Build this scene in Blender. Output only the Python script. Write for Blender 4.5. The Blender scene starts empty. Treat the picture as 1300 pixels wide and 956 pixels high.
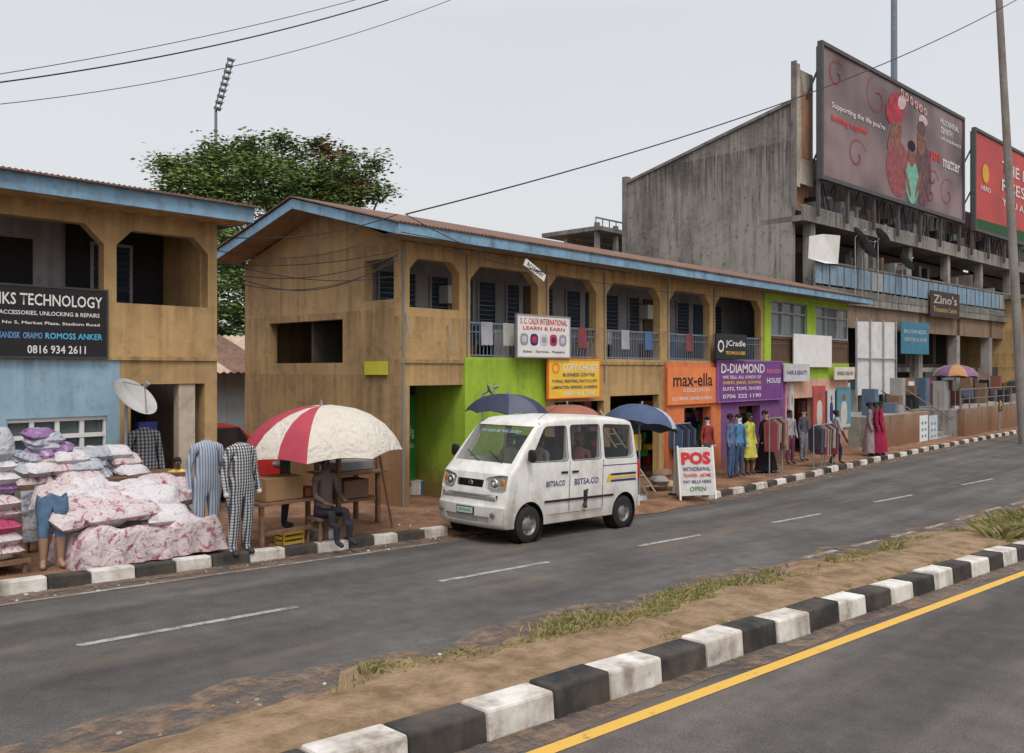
import bpy, bmesh, math, random
from mathutils import Vector, Matrix
R=math.radians
random.seed(7)
S=bpy.context.scene
COL=S.collection
# ------------------------------------------------------------------ survey
# street frame: X runs along the shop fronts, Y across the street, camera height is Z=0
TH=R(42.7); CA,SA=math.cos(TH),math.sin(TH)
def ray(px,py=470):
    t=(px-650)/1100.0
    return (CA+SA*t, SA-CA*t, (470-py)/1100.0)
def atY(px,py,Y):
    r=ray(px,py); d=Y/r[1]; return (r[0]*d,Y,r[2]*d)
def atX(px,py,X):
    r=ray(px,py); d=X/r[0]; return (X,r[1]*d,r[2]*d)
def atD(px,py,d):
    r=ray(px,py); return (r[0]*d,r[1]*d,r[2]*d)
def G(x):
    if x<-25: return -1.3
    if x<16: return -(2.3+.04*x)
    if x<22:
        s=(x-16)/6; return -(2.94+.04*6*(s-s*s/2)*1.0*.9)
    return -3.048
def onG(px,py,off=0):
    r=ray(px,py); d=5.
    for i in range(60):
        z=G(r[0]*d)+off
        nd=z/r[2]; d=d*.5+nd*.5
    return (r[0]*d,r[1]*d,G(r[0]*d)+off)
# ------------------------------------------------------------------ materials
MC={}
def nt(name):
    m=bpy.data.materials.new(name); m.use_nodes=True
    n=m.node_tree; b=n.nodes['Principled BSDF']; return m,n,b
def mat(name,col,rough=.8,var=.12,scale=3.,bump=0.,metal=0.,spec=.3,alpha=None):
    if name in MC: return MC[name]
    m,n,b=nt(name); N=n.nodes; L=n.links
    tc=N.new('ShaderNodeTexCoord'); no=N.new('ShaderNodeTexNoise'); no.inputs['Scale'].default_value=scale; no.inputs['Detail'].default_value=6
    L.new(tc.outputs['Object'],no.inputs['Vector'])
    r=N.new('ShaderNodeMapRange'); r.inputs['From Min'].default_value=.3; r.inputs['From Max'].default_value=.7
    r.inputs['To Min'].default_value=1-var; r.inputs['To Max'].default_value=1+var
    L.new(no.outputs['Fac'],r.inputs['Value'])
    mx=N.new('ShaderNodeVectorMath'); mx.operation='SCALE'; mx.inputs[0].default_value=col
    L.new(r.outputs[0],mx.inputs['Scale']); L.new(mx.outputs[0],b.inputs['Base Color'])
    b.inputs['Roughness'].default_value=rough; b.inputs['Metallic'].default_value=metal
    b.inputs['Specular IOR Level'].default_value=spec
    if bump>0:
        n2=N.new('ShaderNodeTexNoise'); n2.inputs['Scale'].default_value=scale*9; n2.inputs['Detail'].default_value=5
        L.new(tc.outputs['Object'],n2.inputs['Vector'])
        bp=N.new('ShaderNodeBump'); bp.inputs['Strength'].default_value=bump; bp.inputs['Distance'].default_value=.02
        L.new(n2.outputs['Fac'],bp.inputs['Height']); L.new(bp.outputs[0],b.inputs['Normal'])
    MC[name]=m; return m
def wallmat(name,col,dirt,amt=.5,ground=None,streak=1.,rough=.9,patch=.0,patchcol=(.5,.45,.4),bands=(),bamt=.75,blen=.9,gcol=(.20,.10,.055),gamt=.85,big=.9,hard=0.):
    """painted render: blotches, rain streaks below ledges, splash dirt near the ground, peeled patches"""
    if name in MC: return MC[name]
    m,n,b=nt(name); N=n.nodes; L=n.links
    tc=N.new('ShaderNodeTexCoord')
    def noise(sc,mapping=None,det=8,ro=.6):
        no=N.new('ShaderNodeTexNoise'); no.inputs['Scale'].default_value=sc; no.inputs['Detail'].default_value=det; no.inputs['Roughness'].default_value=ro
        if mapping:
            mp=N.new('ShaderNodeMapping'); mp.inputs['Scale'].default_value=mapping
            L.new(tc.outputs['Object'],mp.inputs['Vector']); L.new(mp.outputs[0],no.inputs['Vector'])
        else: L.new(tc.outputs['Object'],no.inputs['Vector'])
        return no
    def ramp(src,a,c,lo=0,hi=1):
        r=N.new('ShaderNodeMapRange'); r.inputs['From Min'].default_value=a; r.inputs['From Max'].default_value=c
        r.inputs['To Min'].default_value=lo; r.inputs['To Max'].default_value=hi; L.new(src,r.inputs['Value']); return r.outputs[0]
    def mul(a,c):
        x=N.new('ShaderNodeMath'); x.operation='MULTIPLY'; L.new(a,x.inputs[0]); L.new(c,x.inputs[1]); return x.outputs[0]
    def mix(f,a,c):
        x=N.new('ShaderNodeMix'); x.data_type='RGBA'
        L.new(f,x.inputs[0])
        if isinstance(a,tuple): x.inputs[6].default_value=(*a,1)
        else: L.new(a,x.inputs[6])
        if isinstance(c,tuple): x.inputs[7].default_value=(*c,1)
        else: L.new(c,x.inputs[7])
        return x.outputs[2]
    f1=ramp(noise(big).outputs['Fac'],.40+hard,.66-hard*.6,0,amt)
    c=mix(f1,col,dirt)
    st=noise(1.,(4,4,.35)).outputs['Fac']
    f2=ramp(st,.50,.72,0,amt*streak)
    c=mix(f2,c,tuple(x*.6 for x in dirt))
    f3=ramp(noise(7).outputs['Fac'],.35,.7,0,.35)
    c=mix(f3,c,tuple(min(1,x*1.3) for x in col))
    f6=ramp(noise(3.3,None,10,.7).outputs['Fac'],.56,.66,0,amt*.7)
    c=mix(f6,c,tuple(x*.8 for x in dirt))
    if patch>0:
        f5=ramp(noise(1.7,None,4).outputs['Fac'],.66-patch*.1,.67-patch*.1+.01,0,.8)
        c=mix(f5,c,patchcol)
    sx=N.new('ShaderNodeSeparateXYZ'); L.new(tc.outputs['Object'],sx.inputs[0])
    if bands:
        st2=ramp(noise(1.,(7,7,.3),6).outputs['Fac'],.38,.66,0,1)
        for zb in bands:
            up=ramp(sx.outputs['Z'],zb-blen,zb,0,1)
            cutm=N.new('ShaderNodeMath'); cutm.operation='LESS_THAN'; L.new(sx.outputs['Z'],cutm.inputs[0]); cutm.inputs[1].default_value=zb+.01
            pw=N.new('ShaderNodeMath'); pw.operation='POWER'; L.new(up,pw.inputs[0]); pw.inputs[1].default_value=1.4
            sc=N.new('ShaderNodeMath'); sc.operation='MULTIPLY'; L.new(mul(mul(pw.outputs[0],cutm.outputs[0]),st2),sc.inputs[0]); sc.inputs[1].default_value=bamt
            c=mix(sc.outputs[0],c,tuple(x*.42 for x in dirt))
    if ground is not None:
        ad=N.new('ShaderNodeMath'); ad.operation='MULTIPLY_ADD'; L.new(noise(2.2).outputs['Fac'],ad.inputs[0]); ad.inputs[1].default_value=-.9; L.new(sx.outputs['Z'],ad.inputs[2])
        f4=ramp(ad.outputs[0],ground-.5,ground+.35,gamt,0)
        c=mix(f4,c,gcol)
    L.new(c,b.inputs['Base Color']); b.inputs['Roughness'].default_value=rough; b.inputs['Specular IOR Level'].default_value=.2 if rough>.6 else .45
    if rough>.6:
        bp=N.new('ShaderNodeBump'); bp.inputs['Strength'].default_value=.4; bp.inputs['Distance'].default_value=.015
        L.new(noise(14).outputs['Fac'],bp.inputs['Height']); L.new(bp.outputs[0],b.inputs['Normal'])
    MC[name]=m; return m
def glassmat(name,tint=(.03,.04,.05),a=.55):
    if name in MC: return MC[name]
    m,n,b=nt(name); b.inputs['Base Color'].default_value=(*tint,1); b.inputs['Roughness'].default_value=.05
    b.inputs['Alpha'].default_value=a; b.inputs['Specular IOR Level'].default_value=.6
    MC[name]=m; return m
def stripemat(name,c1,c2,scale=20,check=False,c3=None,axis='X'):
    m,n,b=nt(name); N=n.nodes; L=n.links
    tc=N.new('ShaderNodeTexCoord')
    w=N.new('ShaderNodeTexWave'); w.bands_direction=axis; w.inputs['Scale'].default_value=scale; w.inputs['Distortion'].default_value=.6
    L.new(tc.outputs['Object'],w.inputs[0])
    r=N.new('ShaderNodeValToRGB'); r.color_ramp.interpolation='CONSTANT' 
    r.color_ramp.elements[0].color=(*c1,1); r.color_ramp.elements[1].position=.5; r.color_ramp.elements[1].color=(*c2,1)
    L.new(w.outputs['Fac'],r.inputs[0]); out=r.outputs[0]
    if check:
        w2=N.new('ShaderNodeTexWave'); w2.bands_direction='Z'; w2.inputs['Scale'].default_value=scale; L.new(tc.outputs['Object'],w2.inputs[0])
        x=N.new('ShaderNodeMix'); x.data_type='RGBA'; x.blend_type='MULTIPLY'; x.inputs[0].default_value=.7
        r2=N.new('ShaderNodeValToRGB'); r2.color_ramp.interpolation='CONSTANT'; r2.color_ramp.elements[0].color=(.25,.25,.27,1); r2.color_ramp.elements[1].position=.5; r2.color_ramp.elements[1].color=(1,1,1,1)
        L.new(w2.outputs['Fac'],r2.inputs[0]); L.new(out,x.inputs[6]); L.new(r2.outputs[0],x.inputs[7]); out=x.outputs[2]
    L.new(out,b.inputs['Base Color']); b.inputs['Roughness'].default_value=.9; b.inputs['Specular IOR Level'].default_value=.1
    return m
def floral(name,base,a,c,scale=7.,lo=.40,hi=.62):
    m,n,b=nt(name); N=n.nodes; L=n.links
    tc=N.new('ShaderNodeTexCoord'); no=N.new('ShaderNodeTexNoise'); no.inputs['Scale'].default_value=scale; no.inputs['Detail'].default_value=6; no.inputs['Roughness'].default_value=.7; no.inputs['Distortion'].default_value=.8
    L.new(tc.outputs['Object'],no.inputs['Vector'])
    r=N.new('ShaderNodeValToRGB'); e=r.color_ramp.elements
    e[0].position=lo; e[0].color=(*a,1); e[1].position=lo+.07; e[1].color=(*base,1)
    k=e.new(hi-.05); k.color=(*base,1); k=e.new(hi+.02); k.color=(*c,1)
    L.new(no.outputs['Fac'],r.inputs[0]); L.new(r.outputs[0],b.inputs['Base Color']); b.inputs['Roughness'].default_value=.85; b.inputs['Specular IOR Level'].default_value=.15
    n2=N.new('ShaderNodeTexNoise'); n2.inputs['Scale'].default_value=5; n2.inputs['Detail'].default_value=3; n2.inputs['Distortion'].default_value=1.; L.new(tc.outputs['Object'],n2.inputs['Vector'])
    bp=N.new('ShaderNodeBump'); bp.inputs['Strength'].default_value=.7; bp.inputs['Distance'].default_value=.08; L.new(n2.outputs['Fac'],bp.inputs['Height']); L.new(bp.outputs[0],b.inputs['Normal'])
    return m
# ------------------------------------------------------------------ mesh builder
class MB:
    def __init__(s): s.v=[];s.f=[];s.m=[]
    def add(s,vs,fs,m=0):
        o=len(s.v); s.v+= [tuple(v) for v in vs]
        for f in fs: s.f.append([o+i for i in f]); s.m.append(m)
    def poly(s,vs,m=0): s.add(vs,[list(range(len(vs)))],m)
    def box(s,x0,y0,z0,x1,y1,z1,m=0):
        s.add([(x0,y0,z0),(x1,y0,z0),(x1,y1,z0),(x0,y1,z0),(x0,y0,z1),(x1,y0,z1),(x1,y1,z1),(x0,y1,z1)],
              [(0,3,2,1),(4,5,6,7),(0,1,5,4),(1,2,6,5),(2,3,7,6),(3,0,4,7)],m)
    def obox(s,c,size,rot,m=0):
        M=Matrix.Translation(c)@rot.to_4x4()
        x,y,z=[q/2 for q in size]
        vs=[M@Vector(p) for p in [(-x,-y,-z),(x,-y,-z),(x,y,-z),(-x,y,-z),(-x,-y,z),(x,-y,z),(x,y,z),(-x,y,z)]]
        s.add(vs,[(0,3,2,1),(4,5,6,7),(0,1,5,4),(1,2,6,5),(2,3,7,6),(3,0,4,7)],m)
    def prism(s,pts,v0,v1,m=0,ax='x'):
        n=len(pts)
        g=(lambda u,z,v:(u,v,z)) if ax=='x' else (lambda u,z,v:(v,u,z))
        vs=[g(u,z,v0) for u,z in pts]+[g(u,z,v1) for u,z in pts]
        fs=[list(range(n))[::-1],list(range(n,2*n))]+[[i,(i+1)%n,n+(i+1)%n,n+i] for i in range(n)]
        s.add(vs,fs,m)
    def cyl(s,p0,p1,r0,r1=None,n=8,m=0,caps=True):
        if r1 is None:r1=r0
        p0=Vector(p0);p1=Vector(p1);d=(p1-p0).normalized()
        a=Vector((0,0,1)) if abs(d.z)<.9 else Vector((1,0,0))
        u=d.cross(a).normalized(); w=d.cross(u)
        vs=[]
        for p,r in((p0,r0),(p1,r1)):
            for i in range(n):
                t=2*math.pi*i/n; vs.append(p+u*math.cos(t)*r+w*math.sin(t)*r)
        fs=[[i,(i+1)%n,n+(i+1)%n,n+i] for i in range(n)]
        if caps: fs+=[list(range(n))[::-1],list(range(n,2*n))]
        s.add(vs,fs,m)
    def ell(s,c,r,m=0,nu=12,nv=8,p=1.,rot=None,jit=0):
        vs=[];c=Vector(c)
        def sp(x,e): return math.copysign(abs(x)**e,x)
        for j in range(nv+1):
            ph=-math.pi/2+math.pi*j/nv
            for i in range(nu):
                t=2*math.pi*i/nu
                q=Vector((r[0]*sp(math.cos(ph),p)*sp(math.cos(t),p),r[1]*sp(math.cos(ph),p)*sp(math.sin(t),p),r[2]*sp(math.sin(ph),p)))
                if jit: q*=1+random.uniform(-jit,jit)
                if rot: q=rot@q
                vs.append(c+q)
        fs=[[j*nu+i,j*nu+(i+1)%nu,(j+1)*nu+(i+1)%nu,(j+1)*nu+i] for j in range(nv) for i in range(nu)]
        s.add(vs,fs,m)
    def lathe(s,c,prof,m=0,n=24,ax='y'):
        vs=[]
        for r,h in prof:
            for i in range(n):
                t=2*math.pi*i/n
                if ax=='y': vs.append((c[0]+r*math.cos(t),c[1]+h,c[2]+r*math.sin(t)))
                else: vs.append((c[0]+r*math.cos(t),c[1]+r*math.sin(t),c[2]+h))
        k=len(prof)
        s.add(vs,[[j*n+i,j*n+(i+1)%n,(j+1)*n+(i+1)%n,(j+1)*n+i] for j in range(k-1) for i in range(n)],m)
    def wall(s,u0,u1,z0,z1,v0,v1,ops,m=0,ax='x'):
        def bx(a,b,c,d):
            if b-a<1e-4 or d-c<1e-4: return
            if ax=='x': s.box(a,v0,c,b,v1,d,m)
            else: s.box(v0,a,c,v1,b,d,m)
        cur=u0
        for o in sorted(ops):
            ua,ub,za,zb=o[:4]; ch=o[4] if len(o)>4 else 0
            bx(cur,ua,z0,z1); bx(ua,ub,z0,za); bx(ua,ub,zb,z1); cur=ub
            if ch:
                s.prism([(ua,zb),(ua+ch,zb),(ua,zb-ch)],v0,v1,m,ax); s.prism([(ub,zb),(ub-ch,zb),(ub,zb-ch)],v0,v1,m,ax)
        bx(cur,u1,z0,z1)
    def build(s,name,mats,parent=None,smooth=False,bevel=0,norm=True,angle=35):
        me=bpy.data.meshes.new(name); me.from_pydata(s.v,[],s.f)
        for m in mats: me.materials.append(m)
        me.polygons.foreach_set('material_index',s.m); 
        if norm:
            bm=bmesh.new(); bm.from_mesh(me); bmesh.ops.recalc_face_normals(bm,faces=bm.faces); bm.to_mesh(me); bm.free()
        if smooth:
            me.polygons.foreach_set('use_smooth',[True]*len(me.polygons)); me.set_sharp_from_angle(angle=R(angle))
        o=bpy.data.objects.new(name,me); COL.objects.link(o)
        if parent: o.parent=parent
        if bevel:
            b=o.modifiers.new('b','BEVEL'); b.width=bevel; b.segments=2; b.limit_method='ANGLE'
        return o
def empty(name,loc=(0,0,0),rot=(0,0,0)):
    e=bpy.data.objects.new(name,None); e.location=loc; e.rotation_euler=rot; e.empty_display_size=.3; COL.objects.link(e); return e
def text(parent,s,x0,x1,zc,h,y,m,name='lettering',keep=True,slant=0,M=None,off=.012):
    c=bpy.data.curves.new('t','FONT'); c.body=s; c.extrude=.0; c.offset=off; c.resolution_u=2
    o=bpy.data.objects.new('t',c); COL.objects.link(o)
    bpy.context.view_layer.update()
    me=bpy.data.meshes.new_from_object(o.evaluated_get(bpy.context.evaluated_depsgraph_get()))
    bpy.data.objects.remove(o); 
    if not len(me.vertices): return
    xs=[v.co.x for v in me.vertices]; ys=[v.co.y for v in me.vertices]
    a,b,cc,d=min(xs),max(xs),min(ys),max(ys)
    sx=(x1-x0)/(b-a); sz=h/(d-cc)
    for v in me.vertices:
        xx=x0+(v.co.x-a)*sx; zz=zc-h/2+(v.co.y-cc)*sz
        p=Vector((xx+slant*(zz-zc),y,zz))
        v.co=M@p if M else p
    me.materials.clear(); me.materials.append(m)
    t=bpy.data.objects.new(name,me); COL.objects.link(t); t.parent=parent; return t
def apply_mods(o):
    bpy.context.view_layer.update()
    me=bpy.data.meshes.new_from_object(o.evaluated_get(bpy.context.evaluated_depsgraph_get()))
    o.modifiers.clear(); o.data=me; return o
# colours
OCH=wallmat('ochre_render',(.46,.31,.145),(.25,.165,.09),.6,bands=(2.5,1.05,.2),bamt=.6,blen=.8)
OCHG=wallmat('ochre_render_gable',(.41,.285,.145),(.23,.16,.095),.75,ground=-2.0,bands=(3.3,2.5,1.2,-.1),bamt=.5,blen=1.1,gamt=.7)
BLUEW=wallmat('pale_blue_render',(.28,.43,.54),(.2,.27,.31),.5,ground=-1.9,bands=(.2,),bamt=.6)
GREEN=wallmat('lime_green_render',(.33,.50,.05),(.2,.32,.05),.45,ground=-2.5,bands=(.2,2.4),bamt=.35)
CONC=wallmat('weathered_concrete',(.33,.315,.29),(.11,.105,.10),.85,streak=1.2,bands=(12.3,10.2,7.3,3.7),bamt=.7,blen=2.5,big=.35,hard=.02)
CONCS=wallmat('stained_concrete_flank',(.27,.26,.24),(.07,.067,.064),.95,streak=1.,bands=(11.9,10.3),bamt=.8,blen=4.5,big=.28,hard=.04,ground=2.2,gcol=(.33,.30,.26),gamt=.5)
CONCD=wallmat('dark_concrete',(.2,.195,.185),(.08,.075,.07),.8)
CONCL=wallmat('pale_concrete_panel',(.45,.42,.37),(.2,.17,.13),.8,patch=.5,patchcol=(.3,.2,.13),bands=(13.6,),blen=2.5)
BRICK=wallmat('red_brown_panel',(.36,.2,.13),(.2,.12,.08),.7)
CREAM=wallmat('cream_render',(.5,.43,.34),(.28,.22,.16),.6,ground=-2.2)
GREYW=wallmat('grey_corridor_wall',(.34,.345,.37),(.18,.18,.19),.6,bands=(2.4,.9),bamt=.4)
SALM=wallmat('salmon_render',(.60,.36,.27),(.38,.23,.17),.45,ground=-2.8)
ORNG=wallmat('orange_render',(.66,.20,.08),(.4,.13,.06),.4,ground=-2.8)
PURP=wallmat('purple_render',(.20,.085,.23),(.11,.05,.12),.4,ground=-2.8)
FASC=wallmat('blue_fascia_paint',(.21,.36,.50),(.12,.18,.24),.7,big=1.8)
DARK=mat('dark_interior',(.022,.022,.024),.9)
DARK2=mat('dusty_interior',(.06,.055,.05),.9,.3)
BLK=mat('black_plastic',(.015,.015,.016),.5)
WHT=mat('white_board',(.70,.70,.69),.6,.06)
STEEL=mat('galvanised_steel',(.32,.33,.35),.45,.15,metal=.5)
WOOD=mat('weathered_wood',(.17,.10,.06),.85,.3,8,.3)
BLUED=mat('dark_blue_louvre',(.035,.055,.09),.6)
RAILM=mat('grey_blue_rail',(.16,.2,.25),.5)
RUSTR=wallmat('rusty_roof_sheet',(.19,.115,.085),(.1,.06,.05),.7)
YEL=mat('yellow_board',(.78,.50,.05),.6,.08)
RED=mat('sign_red',(.55,.03,.035),.6,.05)
NAVY=mat('sign_navy',(.02,.03,.16),.6)
ORG=mat('sign_orange',(.8,.2,.03),.6)
GRN=mat('sign_green',(.03,.25,.06),.6)
PINK=mat('sign_pink',(.6,.2,.3),.6)
# ------------------------------------------------------------------ world, sun, camera
w=bpy.data.worlds.new('World'); S.world=w; w.use_nodes=True
N=w.node_tree.nodes; L=w.node_tree.links; N.clear()
sunel,sunaz=R(55),R(215)
sky=N.new('ShaderNodeTexSky'); sky.sky_type='NISHITA'; sky.sun_disc=False; sky.sun_elevation=sunel; sky.sun_rotation=sunaz; sky.dust_density=5; sky.air_density=1.2
b1=N.new('ShaderNodeBackground'); b1.inputs[1].default_value=.05; L.new(sky.outputs[0],b1.inputs[0])
tc=N.new('ShaderNodeTexCoord'); sp=N.new('ShaderNodeSeparateXYZ'); L.new(tc.outputs['Generated'],sp.inputs[0])
rp=N.new('ShaderNodeValToRGB'); e=rp.color_ramp.elements
e[0].position=0; e[0].color=(.63,.615,.60,1); e[1].position=1; e[1].color=(1.15,1.15,1.17,1)
k=e.new(.38); k.color=(.62,.61,.605,1)
k=e.new(.6); k.color=(.98,.98,1.0,1)
L.new(sp.outputs['Z'],rp.inputs[0])
cn=N.new('ShaderNodeTexNoise'); cn.inputs['Scale'].default_value=2.2; cn.inputs['Detail'].default_value=5; L.new(tc.outputs['Generated'],cn.inputs['Vector'])
mr=N.new('ShaderNodeMapRange'); mr.inputs['To Min'].default_value=.95; mr.inputs['To Max'].default_value=1.05; L.new(cn.outputs['Fac'],mr.inputs['Value'])
b2=N.new('ShaderNodeBackground'); L.new(rp.outputs[0],b2.inputs[0]); L.new(mr.outputs[0],b2.inputs[1])
ad=N.new('ShaderNodeAddShader'); L.new(b1.outputs[0],ad.inputs[0]); L.new(b2.outputs[0],ad.inputs[1])
ow=N.new('ShaderNodeOutputWorld'); L.new(ad.outputs[0],ow.inputs[0])
sl=bpy.data.lights.new('sun','SUN'); sl.energy=1.3; sl.angle=R(16); sl.color=(1,.95,.87)
so=bpy.data.objects.new('sun',sl); COL.objects.link(so)
sd=Vector((math.sin(sunaz)*math.cos(sunel),math.cos(sunaz)*math.cos(sunel),math.sin(sunel)))
so.rotation_euler=sd.to_track_quat('Z','Y').to_euler(); so.location=(0,0,30)
cam=bpy.data.cameras.new('camera'); co=bpy.data.objects.new('camera',cam); COL.objects.link(co); S.camera=co
cam.sensor_width=36; cam.lens=36*1100/1300; cam.shift_y=-8/1300; cam.clip_end=2000; cam.clip_start=.1
co.rotation_euler=(R(90),0,TH-R(90))
S.view_settings.view_transform='Standard'; S.view_settings.look='None'; S.view_settings.exposure=0
# ------------------------------------------------------------------ ground & roads
def asphalt(name,base=.085,warm=1.06):
    m,n,b=nt(name); N=n.nodes; L=n.links
    tc=N.new('ShaderNodeTexCoord')
    def nz(sc,ms=None,d=8):
        x=N.new('ShaderNodeTexNoise'); x.inputs['Scale'].default_value=sc; x.inputs['Detail'].default_value=d
        if ms:
            mp=N.new('ShaderNodeMapping'); mp.inputs['Scale'].default_value=ms; L.new(tc.outputs['Object'],mp.inputs[0]); L.new(mp.outputs[0],x.inputs['Vector'])
        else: L.new(tc.outputs['Object'],x.inputs['Vector'])
        return x.outputs['Fac']
    def mr(s,a,c,lo,hi):
        r=N.new('ShaderNodeMapRange'); r.inputs[1].default_value=a; r.inputs[2].default_value=c; r.inputs[3].default_value=lo; r.inputs[4].default_value=hi; L.new(s,r.inputs[0]); return r.outputs[0]
    def mul(a,c):
        x=N.new('ShaderNodeMath'); x.operation='MULTIPLY'; L.new(a,x.inputs[0]); L.new(c,x.inputs[1]); return x.outputs[0]
    f=mul(mul(mr(nz(.6),.35,.65,.82,1.18),mr(nz(1,(.05,1.8,1)),.35,.65,.78,1.22)),mul(mr(nz(70,None,3),.25,.75,.65,1.35),mr(nz(4,None,10),.35,.65,.88,1.12)))
    v=N.new('ShaderNodeVectorMath'); v.operation='SCALE'; v.inputs[0].default_value=(base*warm,base,base*.96); L.new(f,v.inputs['Scale'])
    x=N.new('ShaderNodeMix'); x.data_type='RGBA'; L.new(mr(nz(1.3,(.25,1.2,1),10),.54,.76,0,.5),x.inputs[0]); L.new(v.outputs[0],x.inputs[6]); x.inputs[7].default_value=(.19,.145,.11,1)
    L.new(x.outputs[2],b.inputs['Base Color']); b.inputs['Roughness'].default_value=.85; b.inputs['Specular IOR Level'].default_value=.25
    bp=N.new('ShaderNodeBump'); bp.inputs['Strength'].default_value=.5; bp.inputs['Distance'].default_value=.006; L.new(nz(120,None,2),bp.inputs['Height']); L.new(bp.outputs[0],b.inputs['Normal'])
    return m
ASPH=asphalt('asphalt',.084); ASPH2=asphalt('asphalt_near',.088,1.1)
def dirtmat(name,a,c,sc=1.4):
    m,n,b=nt(name); N=n.nodes; L=n.links
    tc=N.new('ShaderNodeTexCoord'); x=N.new('ShaderNodeTexNoise'); x.inputs['Scale'].default_value=sc; x.inputs['Detail'].default_value=12; x.inputs['Roughness'].default_value=.7
    L.new(tc.outputs['Object'],x.inputs['Vector'])
    r=N.new('ShaderNodeValToRGB'); r.color_ramp.elements[0].position=.38; r.color_ramp.elements[0].color=(*a,1); r.color_ramp.elements[1].position=.62; r.color_ramp.elements[1].color=(*c,1)
    L.new(x.outputs['Fac'],r.inputs[0]); L.new(r.outputs[0],b.inputs['Base Color']); b.inputs['Roughness'].default_value=.95; b.inputs['Specular IOR Level'].default_value=.1
    y=N.new('ShaderNodeTexNoise'); y.inputs['Scale'].default_value=26; y.inputs['Detail'].default_value=8; L.new(tc.outputs['Object'],y.inputs['Vector'])
    bp=N.new('ShaderNodeBump'); bp.inputs['Strength'].default_value=.9; bp.inputs['Distance'].default_value=.03; L.new(y.outputs['Fac'],bp.inputs['Height']); L.new(bp.outputs[0],b.inputs['Normal'])
    return m
DIRT=dirtmat('red_dirt',(.15,.08,.05),(.31,.185,.12)); DIRT2=dirtmat('median_dirt',(.17,.115,.065),(.32,.225,.145),3)
def dustmat(name,col):
    m,n,b=nt(name); N=n.nodes; L=n.links
    tc=N.new('ShaderNodeTexCoord'); x=N.new('ShaderNodeTexNoise'); x.inputs['Scale'].default_value=5; x.inputs['Detail'].default_value=12; x.inputs['Roughness'].default_value=.75; L.new(tc.outputs['Object'],x.inputs['Vector'])
    r=N.new('ShaderNodeMapRange'); r.inputs[1].default_value=.42; r.inputs[2].default_value=.60; r.inputs[3].default_value=0; r.inputs[4].default_value=.8; L.new(x.outputs['Fac'],r.inputs[0]); L.new(r.outputs[0],b.inputs['Alpha'])
    b.inputs['Base Color'].default_value=(*col,1); b.inputs['Roughness'].default_value=.95; return m
DUST=dustmat('road_dust',(.24,.16,.11))
XS=[-300,-150,-80,-50]+[-30+i for i in range(0,111)]+[90,110,150,220,400,700]
def strip(name,ylo,yhi,off,m,x0=-300,x1=700,ny=1,parent=None,extra=None):
    xs=[x for x in XS if x0<x<x1]+(extra or []); xs=sorted(set([x0]+xs+[x1])); mb=MB(); vs=[]
    for x in xs:
        a=ylo(x) if callable(ylo) else ylo; c=yhi(x) if callable(yhi) else yhi
        for j in range(ny+1): vs.append((x,a+(c-a)*j/ny,G(x)+off))
    k=ny+1
    mb.add(vs,[[i*k+j,(i+1)*k+j,(i+1)*k+j+1,i*k+j+1] for i in range(len(xs)-1) for j in range(ny)])
    return mb.build(name,[m],parent,norm=False)
def lerp(pts):
    def f(x):
        if x<=pts[0][0]: return pts[0][1]
        for (a,b),(c,d) in zip(pts,pts[1:]):
            if x<=c: return b+(d-b)*(x-a)/(c-a)
        return pts[-1][1]
    return f
lane=lerp([(-20,8.2),(3,7.96),(14,7.66),(20.3,7.4),(28,6.45),(60,2),(110,-8)])
medN=lerp([(-20,5.7),(4.8,3.95),(6.2,3.85),(15,3.22),(20,2.8),(30,1.6),(60,-3),(110,-13)])
medF=lerp([(-20,7.0),(4.1,5.6),(8.2,5.4),(13.5,5.16),(21,4.8),(30,3.6),(60,-1),(110,-11)])
farK=lerp([(-50,10.4),(18,10.27),(29,10.6),(37,10.6),(47,10.4),(60,9.6),(110,3)])
strip('ground',-500,700,-.06,DIRT,-300,700)
strip('road',lambda x:medF(x)-.3,lambda x:farK(x)+.02,0,ASPH,-60,110)
strip('road',lambda x:medN(x)-9,lambda x:medN(x)+.02,0,ASPH2,-60,110)
strip('dirt_verge',lambda x:farK(x)+.15,60,.09,DIRT,-60,110)
xx_=[-15+.5*i for i in range(150)]
def rag(f,a,b,s): return lambda x: f(x)+a+b*math.sin(x*1.9+s)+b*.6*math.sin(x*5.1+2*s)
strip('road_dust',rag(farK,-.42,.07,0),lambda x:farK(x)+.01,.007,DUST,-15,60,extra=xx_)
strip('road_dust',rag(farK,-.18,.03,2),lambda x:farK(x)+.01,.010,DUST,-15,60,extra=xx_)
strip('road_dust',lambda x:medF(x)-.15,rag(medF,.45,.12,1),.007,DUST,-15,60,extra=xx_)
strip('road_dust',rag(medN,-.22,.05,3),lambda x:medN(x)+.01,.008,DUST,-15,60,extra=xx_)
# dirt apron where the kerb is interrupted
mb=MB()
pts=[(9.6,10.28),(10.2,10.02),(11,9.93),(12,10.05),(13,9.8),(14,9.86),(15,9.7),(16,9.95),(17.2,9.9),(17.8,10.15)]
vs=[]
for x,y in pts: vs+=[(x,y,G(x)+.012),(x,10.6,G(x)+.115)]
mb.add(vs,[[2*i,2*i+2,2*i+3,2*i+1] for i in range(len(pts)-1)]); mb.build('dirt_apron',[DIRT])
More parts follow.
